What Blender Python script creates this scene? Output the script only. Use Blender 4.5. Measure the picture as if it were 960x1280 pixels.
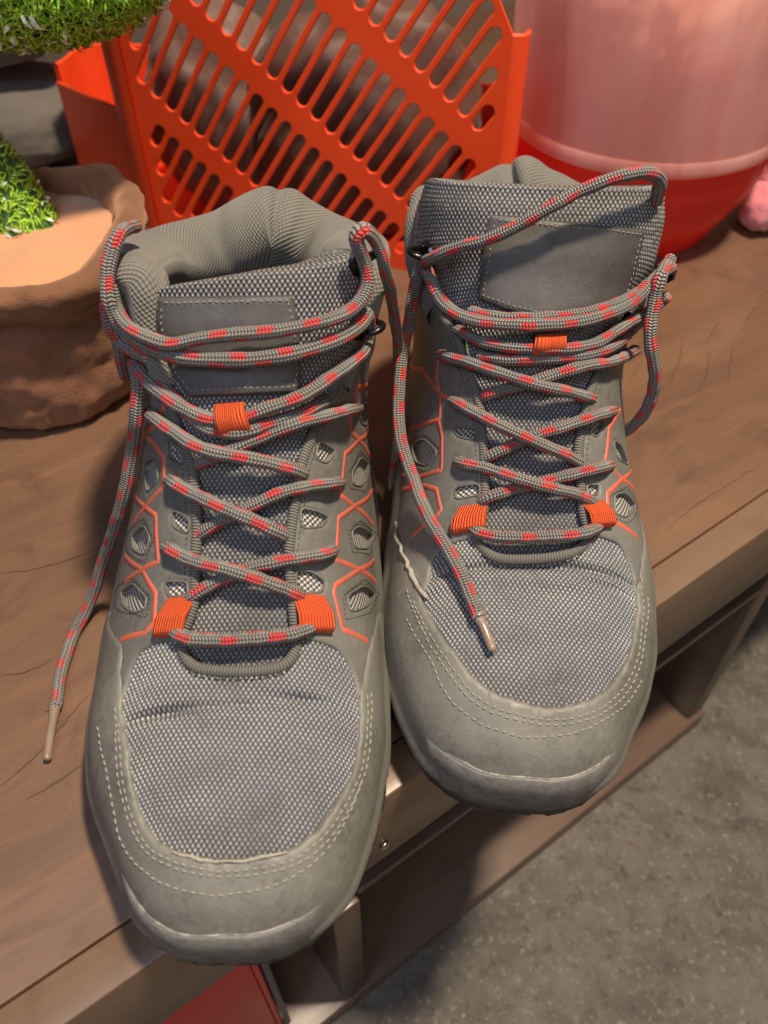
import bpy, math, random
import numpy as np
from mathutils import Vector, Matrix, geometry
R = math.radians
scene = bpy.context.scene
for o in list(bpy.data.objects): bpy.data.objects.remove(o)
COL = scene.collection

# ================================================================ camera, world, lamps
cam_d = bpy.data.cameras.new('camera'); cam = bpy.data.objects.new('camera', cam_d); COL.objects.link(cam)
cam_d.sensor_fit = 'VERTICAL'; cam_d.sensor_height = 36; cam_d.lens = 28.125
cam_d.clip_start = .01; cam_d.clip_end = 50
cam.location = (0, 0, .325); cam.rotation_euler = (R(90-47), 0, 0)
cam_d.dof.use_dof = True; cam_d.dof.focus_distance = .34; cam_d.dof.aperture_fstop = 9.0
scene.camera = cam
world = bpy.data.worlds.new('World'); scene.world = world; world.use_nodes = True
bg = world.node_tree.nodes['Background']; bg.inputs[0].default_value = (.85, .88, 1.0, 1); bg.inputs[1].default_value = .06
def area(name, loc, target, size, power, color, size_y=None):
    l = bpy.data.lights.new(name, 'AREA'); l.energy = power; l.color = color; l.size = size
    if size_y: l.shape = 'RECTANGLE'; l.size_y = size_y
    o = bpy.data.objects.new(name, l); COL.objects.link(o); o.location = loc
    o.rotation_euler = (Vector(target)-Vector(loc)).to_track_quat('-Z', 'Y').to_euler(); return o
area('ceiling_lamp', (.36, .20, 1.55), (0, .3, 0), .12, 40, (1, .82, .62))
area('room_window', (-.38, -.42, 1.10), (0, .2, .05), .30, 4.0, (.58, .69, 1.0), .40)
area('room_bounce', (.25, -.85, .9), (.1, .45, 0), 0.7, 3.4, (1, .86, .74))
scene.render.engine = 'CYCLES'
scene.view_settings.view_transform = 'Standard'; scene.view_settings.look = 'None'
scene.view_settings.exposure = 0; scene.view_settings.gamma = 1

import numpy as np
# ---------------------------------------------------------------- boot surface
# local frame: x lateral (towards image right), -y towards the toe, z up; heel at y=0
# key rows: Bs, Bz, Ts, Tz, half width left, half width right, lateral shift, weight instep, weight shaft
KEYS = np.array([
 #  Bs    Bz    Ts     Tz    wl    wr     c      wI   wA
 [.3080,.024, .3080,.031, .008, .008, .000,  0, 0],
 [.3045,.022, .3040,.042, .024, .024, .000,  0, 0],
 [.2960,.020, .2950,.051, .0370,.0370,.000,  0, 0],
 [.2800,.020, .2780,.060, .0470,.0465,.000,  0, 0],
 [.2580,.020, .2550,.067, .0520,.0515,.000,  0, 0],
 [.2350,.020, .2340,.073, .0530,.0530,.000, .2, 0],
 [.2000,.020, .2140,.083, .0510,.0520,.000, .6, 0],
 [.1600,.020, .1940,.097, .0480,.0500,.000,  1, 0],
 [.1150,.020, .1750,.113, .0450,.0470,.000,  1, 0],
 [.0650,.022, .1590,.131, .0430,.0450,.000, .9,.1],
 [.0180,.035, .1460,.147, .0430,.0450,.000, .5,.5],
 [.0030,.075, .1370,.160, .0450,.0470,.000, .1,.9],
 [.0050,.115, .1300,.171, .0470,.0490,.000,  0, 1],
 [.0080,.144, .1240,.180, .0480,.0500,.000,  0, 1],
 [.0100,.158, .1190,.188, .0480,.0500,.000,  0, 1],
])
TH = np.array([0,.17,.33,.5,.67,.83,1.])
SEC_F = np.array([[0,1],[.36,.975],[.68,.86],[.91,.60],[1.0,.28],[.97,.02],[0,0]])
SEC_I = np.array([[0,1],[.33,.965],[.60,.84],[.82,.60],[.97,.30],[1.0,.02],[0,0]])
SEC_A = np.array([[0,1],[.52,.975],[.88,.84],[1.0,.53],[.92,.22],[.58,.04],[0,0]])

def cr(vals, x):
    """Catmull-Rom through vals at integer positions (vals: (N,D)), x any shape"""
    vals = np.asarray(vals, float); N = len(vals)
    x = np.clip(x, 0, N-1-1e-9); i = np.floor(x).astype(int); f = (x-i)[...,None]
    p1 = vals[i]; p2 = vals[i+1]
    p0 = np.where((i > 0)[...,None], vals[np.maximum(i-1,0)], 2*p1-p2)
    p3 = np.where((i+2 < N)[...,None], vals[np.minimum(i+2,N-1)], 2*p2-p1)
    return p1+.5*f*(p2-p0+f*(2*p0-5*p1+4*p2-p3+f*(3*(p1-p2)+p3-p0)))

def bump(x, c, w): return np.exp(-((x-c)/w)**2)

def keys(dl, dr):
    K = KEYS.copy(); K[:,4] += np.array(dl)*.001; K[:,5] += np.array(dr)*.001; return K
#                toe                         instep            ankle       collar
BOOTS = {
 'L': dict(pos=(-.0625,.3850,0), yaw=1.8, lean=.065, keys=keys(
      [0, -4, -6, -7,  0,  6, 10, 14, 17, 19, 19, 18, 15, 12, 10],
      [0, -2, -3, -4, -3, -1,  0,  1,  3,  4,  4,  3,  1, -1, -3])),
 'R': dict(pos=(.0750,.4380,0), yaw=-4.1, lean=.0, keys=keys(
      [0,  -2,-2, -3,  0,  2,  4,  6,  9, 11, 12, 11,  7,  2,  0],
      [0,  -3,-4, -5,  0,  4,  8,  9, 10, 12, 13, 12,  9,  4,  2])),
}
_k = BOOTS['R']['keys']; _k[12:, 1] -= .009; _k[11, 1] -= .004
def creases(boot, t, th):
    # fold lines pressed into the toe box where the foot bends
    if boot == 'L':
        h = -.0036*bump(t,4.60,.09)*bump(th,-.24,.10) - .0028*bump(t,4.75,.08)*bump(th,.20,.09) - .0013*bump(t,4.62,.08)*bump(th,0,.35)
        h += .0010*bump(t,5.05,.14)*bump(th,-.02,.25) + .0010*bump(t,4.45,.18)*bump(th,0,.4) - .0016*bump(t,5.25,.25)*bump(th,-.32,.07) - .0013*bump(t,5.25,.25)*bump(th,.30,.07)
    else:
        h = -.0030*bump(t-.25*th,5.02,.07)*bump(th,.02,.35) - .0016*bump(t,4.85,.06)*bump(th,.27,.12) + .0013*bump(t,4.75,.15)*bump(th,0,.4)
        h += .0010*bump(t,5.25,.10)*bump(th,0,.3) - .0012*bump(t,5.2,.2)*bump(th,-.36,.07)
    h = h + .00035*np.sin(3.1*t+9*th)*np.sin(2.3*t-7*th+1) 
    return h
def S0(boot, t, th):
    t = np.asarray(t, float); th = np.asarray(th, float); t, th = np.broadcast_arrays(t, th)
    k = cr(BOOTS[boot]['keys'], t)
    a = np.abs(th); ti = np.interp(a, TH, np.arange(7.))
    F, I, A = cr(SEC_F, ti), cr(SEC_I, ti), cr(SEC_A, ti)
    # catmull ends: mirror symmetric top
    wI, wA = np.clip(k[...,7:8],0,1), np.clip(k[...,8:9],0,1)
    P = F*(1-wI-wA)+I*wI+A*wA
    w = np.where(th < 0, -k[...,4], k[...,5])
    x = P[...,0]*w + k[...,6]
    b = P[...,1]
    s = k[...,0]+(k[...,2]-k[...,0])*b; z = k[...,1]+(k[...,3]-k[...,1])*b
    x = x+BOOTS[boot]['lean']*(z-.02)
    return np.stack([x, -s, z], -1)
def NRM(boot, t, th):
    e = .02
    t = np.asarray(t,float); th = np.asarray(th,float); t, th = np.broadcast_arrays(t, th)
    t = np.clip(t, .03, 13.97)
    du = S0(boot,t+e,th)-S0(boot,t-e,th); dv = S0(boot,t,th+e)-S0(boot,t,th-e)
    n = np.cross(dv, du); n /= np.linalg.norm(n,axis=-1,keepdims=True)+1e-12
    return n
def SL(boot, t, th, off=0.):
    """point in boot-local coordinates"""
    h = creases(boot, np.asarray(t,float), np.asarray(th,float))+off
    return S0(boot,t,th)+NRM(boot,t,th)*np.asarray(h)[...,None]
def to_world(boot, P):
    B = BOOTS[boot]; a = np.radians(B['yaw']); c, s = np.cos(a), np.sin(a)
    P = np.asarray(P, float)
    return np.stack([P[...,0]*c-P[...,1]*s, P[...,0]*s+P[...,1]*c, P[...,2]], -1)+np.array(B['pos'])

# surface coordinates (t along the boot, th around it) of the seams, holes and prints
UV = {
 'L': {
  'vamp_edge': [(5.761,-0.2382),(5.706,-0.2984),(5.535,-0.3391),(5.041,-0.3695),(4.594,-0.3611),(4.164,-0.3451),(3.872,-0.3505),(3.336,-0.3521),(2.899,-0.3146),(2.609,-0.2322),(2.425,-0.1013),(2.382,0.0055),(2.424,0.128),(2.556,0.2311),(2.887,0.3206),(3.339,0.3843),(3.889,0.4368),(4.46,0.4392),(5.004,0.4296),(5.437,0.4025),(5.652,0.3413),(5.708,0.2709)],
  'throat_u': [(5.744,-0.18),(5.446,-0.1604),(5.271,-0.1249),(5.199,-0.0672),(5.167,0.0037),(5.192,0.0778),(5.262,0.1337),(5.431,0.1702),(5.671,0.1832)],
  'throat_l': [(5.744,-0.18),(6.108,-0.1574),(6.456,-0.145),(6.878,-0.1536),(7.448,-0.1492),(7.824,-0.158),(8.28,-0.1693),(8.657,-0.1902),(9.193,-0.2218),(9.749,-0.2225),(10.378,-0.2157)],
  'throat_r': [(5.671,0.1832),(6.073,0.1745),(6.428,0.1694),(6.845,0.1581),(7.266,0.1613),(7.801,0.1806),(8.332,0.1974),(8.726,0.2282),(9.241,0.2628),(9.74,0.292),(10.437,0.3149)],
  'guard_l': [(5.029,-0.3664),(5.602,-0.3984),(6.016,-0.4311),(6.812,-0.7078)],
  'guard_r': [(5.014,0.4188),(5.494,0.4672),(6.073,0.5365),(6.714,0.7103)],
  'stitch_in': [(4.678,-0.3744),(4.196,-0.3661),(3.747,-0.3796),(3.257,-0.3802),(2.785,-0.3348),(2.463,-0.2427),(2.268,-0.1001),(2.223,0.0218),(2.297,0.1657),(2.472,0.2715),(2.893,0.361),(3.399,0.4238),(4.017,0.4696),(4.671,0.4646),(5.179,0.4614)],
  'stitch_in2': [(4.96,-0.3853),(4.228,-0.3834),(3.746,-0.4001),(3.231,-0.4008),(2.731,-0.3516),(2.379,-0.2503),(2.175,-0.1015),(2.128,0.0234),(2.206,0.1736),(2.406,0.2889),(2.857,0.3837),(3.413,0.4503),(4.062,0.4946),(4.719,0.4875),(5.294,0.4913)],
  'stitch_out': [(4.852,-0.4877),(4.039,-0.4467),(3.552,-0.4651),(3.062,-0.4807),(2.584,-0.4161),(2.155,-0.3096),(1.936,-0.2042),(1.802,-0.0688),(1.827,0.066),(1.956,0.202),(2.292,0.3116),(2.705,0.3853),(3.239,0.445),(3.786,0.4751)],
  'label': [(11.625,-0.1685),(11.626,-0.0412),(11.64,0.1),(11.027,0.1134),(10.307,0.1365),(9.825,0.1503),(9.521,0.1505),(9.473,-0.0144),(9.483,-0.1523),(9.882,-0.1802),(10.566,-0.181),(11.189,-0.173)],
  'hole0': [(7.569,0.4596),(7.696,0.5089),(7.788,0.6945),(7.493,0.5852),(7.365,0.479)],
  'hole1': [(8.468,0.4598),(8.761,0.5384),(8.776,0.6737),(8.359,0.537),(8.306,0.4663)],
  'hole2': [(6.585,0.4195),(6.841,0.5236),(6.893,0.6644),(6.573,0.532),(6.37,0.4284)],
  'hole3': [(9.515,0.4778),(9.667,0.62),(9.467,0.73),(9.288,0.5207)],
  'hole4': [(7.701,0.2024),(7.689,0.2692),(7.636,0.3127),(7.491,0.279),(7.427,0.2088)],
  'hole5': [(6.747,0.1875),(6.771,0.2403),(6.674,0.2932),(6.52,0.2801),(6.448,0.1922)],
  'hole6': [(8.76,0.2647),(8.666,0.3381),(8.461,0.297),(8.506,0.2539)],
  'hole7': [(7.562,-0.4535),(7.617,-0.3701),(7.397,-0.3294),(7.204,-0.3585),(7.374,-0.4335)],
  'hole8': [(6.811,-0.5053),(6.804,-0.4098),(6.527,-0.326),(6.359,-0.3253),(6.37,-0.3752),(6.588,-0.4593)],
  'hole9': [(8.553,-0.3908),(8.585,-0.3248),(8.273,-0.3022),(8.14,-0.3636)],
  'hole10': [(7.721,-0.2319),(7.579,-0.1739),(7.368,-0.1798),(7.504,-0.2285)],
  'hole11': [(6.669,-0.2443),(6.638,-0.1758),(6.431,-0.1696),(6.453,-0.2271)],
  'hole12': [(8.82,-0.2486),(8.599,-0.1965),(8.422,-0.207),(8.534,-0.249)],
  'line0': [(9.933,0.59),(9.763,0.3944),(9.457,0.4246),(9.229,0.4037),(9.051,0.4323),(9.014,0.5078),(8.966,0.7452)],
  'line1': [(9.4,0.74),(9.014,0.5078),(8.685,0.3972),(8.031,0.376),(7.958,0.4663),(7.948,0.693)],
  'line2': [(8.482,0.7302),(7.958,0.4663),(7.685,0.3682),(7.035,0.3499),(7.047,0.4904),(7.115,0.6922)],
  'line3': [(7.424,0.691),(7.047,0.4904),(6.659,0.3467),(6.528,0.3353),(5.998,0.3627),(6.026,0.5091)],
  'line4': [(9.135,-0.4152),(8.858,-0.3225),(8.562,-0.2706),(8.108,-0.2778),(7.903,-0.3699),(7.769,-0.4696)],
  'line5': [(8.261,-0.5137),(7.903,-0.3699),(7.716,-0.3035),(7.01,-0.2826),(6.968,-0.3601),(6.934,-0.4847)],
  'line6': [(7.37,-0.5264),(6.968,-0.3601),(6.538,-0.2777),(6.087,-0.2709),(5.957,-0.3011),(6.018,-0.4285)],
  'line7': [(9.41,-0.2412),(9.11,-0.2843),(9.026,-0.3974),(8.933,-0.5)],
  'web0': [(6.459,-0.2275),(6.427,-0.1424),(6.098,-0.1479),(5.789,-0.1613),(5.812,-0.2504),(6.154,-0.2428)],
  'web1': [(6.423,0.1719),(6.481,0.2903),(6.199,0.3042),(5.86,0.3011),(5.793,0.1886),(6.093,0.1772)],
  'web2': [(9.328,-0.0808),(9.345,-0.0058),(9.078,0.0031),(8.792,0.0141),(8.729,-0.0648),(9.02,-0.0784)],
  'dst0': [(7.525,0.4208),(7.793,0.5108),(7.861,0.7416),(7.406,0.6005),(7.253,0.4429),(7.525,0.4208)],
  'dst1': [(8.394,0.4123),(8.873,0.5284),(8.861,0.7573),(8.294,0.5746),(8.196,0.4308),(8.394,0.4123)],
  'dst2': [(6.537,0.3781),(6.959,0.5338),(6.978,0.7206),(6.518,0.5668),(6.167,0.3806),(6.537,0.3781)],
  'dst3': [(7.703,-0.5697),(7.736,-0.3704),(7.371,-0.3018),(7.058,-0.3421),(7.387,-0.4925),(7.703,-0.5697)],
  'dst4': [(7.057,-0.7032),(6.922,-0.4193),(6.509,-0.2974),(6.2,-0.2993),(6.505,-0.4756),(7.057,-0.7032)],
  'hook': [(12.467,0.2737),(10.861,0.3083),(13.177,-0.2934),(10.467,-0.37)],
 },
 'R': {
  'vamp_edge': [(5.535,-0.1758),(5.53,-0.2267),(5.457,-0.2847),(5.282,-0.35),(4.787,-0.3648),(4.498,-0.3818),(3.814,-0.3213),(3.444,-0.275),(3.04,-0.2263),(2.747,-0.1555),(2.592,-0.0488),(2.509,0.0686),(2.61,0.1864),(2.886,0.2959),(3.232,0.3646),(3.696,0.4013),(4.207,0.4113),(4.908,0.4163),(5.452,0.385),(5.708,0.3308),(5.73,0.274),(5.753,0.1978)],
  'throat_u': [(5.602,-0.1879),(5.406,-0.1687),(5.201,-0.1335),(5.122,-0.0814),(5.147,0.021),(5.239,0.1066),(5.458,0.1757),(5.73,0.2036)],
  'throat_l': [(5.602,-0.1879),(6.012,-0.1644),(6.355,-0.1633),(6.819,-0.1745),(7.401,-0.1886),(7.906,-0.2067),(8.357,-0.241),(8.873,-0.2828),(9.336,-0.2993)],
  'throat_r': [(5.73,0.2036),(6.117,0.1832),(6.63,0.1791),(7.182,0.1728),(7.704,0.1937),(8.212,0.2211),(8.638,0.258),(9.203,0.3226),(9.768,0.3819)],
  'guard_l': [(4.551,-0.3603),(5.273,-0.4482),(5.767,-0.5268),(6.603,-0.6848)],
  'guard_r': [(4.867,0.4046),(5.374,0.4362),(5.893,0.4786),(6.733,0.59)],
  'stitch_in': [(4.641,-0.4228),(4.02,-0.3731),(3.554,-0.3328),(3.147,-0.2886),(2.736,-0.236),(2.463,-0.1526),(2.33,-0.0443),(2.276,0.0864),(2.395,0.2139),(2.689,0.3197),(3.185,0.4124),(3.697,0.4445),(4.292,0.4435),(4.929,0.4381),(5.438,0.4326)],
  'stitch_in2': [(4.955,-0.4599),(4.086,-0.393),(3.559,-0.3573),(3.112,-0.3095),(2.674,-0.2549),(2.376,-0.1656),(2.238,-0.0447),(2.182,0.089),(2.313,0.2261),(2.655,0.3457),(3.208,0.4506),(3.739,0.4742),(4.377,0.4721),(5.133,0.4834)],
  'stitch_out': [(4.364,-0.4582),(3.809,-0.4131),(3.458,-0.3786),(2.941,-0.3546),(2.554,-0.3124),(2.225,-0.2422),(2.028,-0.1595),(1.892,-0.0267),(1.956,0.117),(2.157,0.2485),(2.509,0.3487),(3.098,0.4814),(3.697,0.5327)],
  'label': [(11.882,-0.1304),(11.735,0.0266),(11.629,0.2354),(10.89,0.2384),(10.182,0.2691),(9.827,0.2672),(9.58,0.1767),(9.452,0.0956),(9.386,-0.0039),(9.543,-0.1076),(9.777,-0.1821),(10.751,-0.1457)],
  'hole0': [(7.732,-0.5718),(7.644,-0.4788),(7.309,-0.3966),(7.19,-0.4565),(7.386,-0.5356)],
  'hole1': [(7.545,0.3532),(7.579,0.4187),(7.396,0.48),(7.292,0.3733)],
  'hole2': [(6.59,0.3355),(6.749,0.4042),(6.747,0.509),(6.317,0.3779),(6.295,0.3245)],
  'hole3': [(6.509,-0.2813),(6.521,-0.193),(6.335,-0.1864),(6.314,-0.2688)],
  'hole4': [(7.594,-0.3068),(7.487,-0.2207),(7.312,-0.2226),(7.417,-0.2835)],
  'hole5': [(6.612,0.2041),(6.661,0.2493),(6.501,0.242),(6.43,0.2013)],
  'hole6': [(7.812,0.2312),(7.777,0.2908),(7.494,0.2521),(7.524,0.2178)],
  'line0': [(8.22,0.4237),(7.726,0.3219),(7.078,0.2877),(6.972,0.3927),(7.07,0.5359)],
  'line1': [(7.4,0.54),(6.972,0.3927),(6.574,0.2903),(6.092,0.2755),(6.071,0.4425)],
  'line2': [(8.32,-0.3879),(7.824,-0.383),(8.065,-0.6087)],
  'line3': [(7.884,-0.3936),(7.517,-0.3641),(6.921,-0.3632),(7.065,-0.5272),(7.388,-0.6738)],
  'line4': [(7.12,-0.6608),(6.812,-0.4579),(6.613,-0.3751),(6.181,-0.3317),(6.096,-0.3522),(5.973,-0.4824)],
  'web0': [(6.184,-0.2541),(6.182,-0.1504),(5.92,-0.1477),(5.664,-0.1506),(5.615,-0.2653),(5.899,-0.2616)],
  'web1': [(6.335,0.1732),(6.446,0.2654),(6.212,0.2797),(5.945,0.2824),(5.812,0.1976),(6.077,0.1859)],
  'web2': [(9.066,-0.0071),(9.14,0.0821),(8.908,0.0823),(8.685,0.0789),(8.651,-0.0124),(8.869,-0.0106)],
  'dst0': [(6.533,0.2986),(6.884,0.4185),(6.867,0.57),(6.208,0.386),(6.131,0.2918),(6.533,0.2986)],
  'dst1': [(7.837,-0.6353),(7.761,-0.4821),(7.273,-0.3646),(7.021,-0.4386),(7.407,-0.5912),(7.837,-0.6353)],
  'line5': [(9.4,-0.74),(8.925,-0.5051),(8.292,-0.388)],
  'line6': [(9.027,-0.3853),(8.627,-0.4052),(8.292,-0.388),(8.083,-0.3196)],
  'hook': [(10.896,-0.3164),(11.87,-0.314),(12.21,0.2637),(10.667,0.37)],
 },
}
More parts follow.
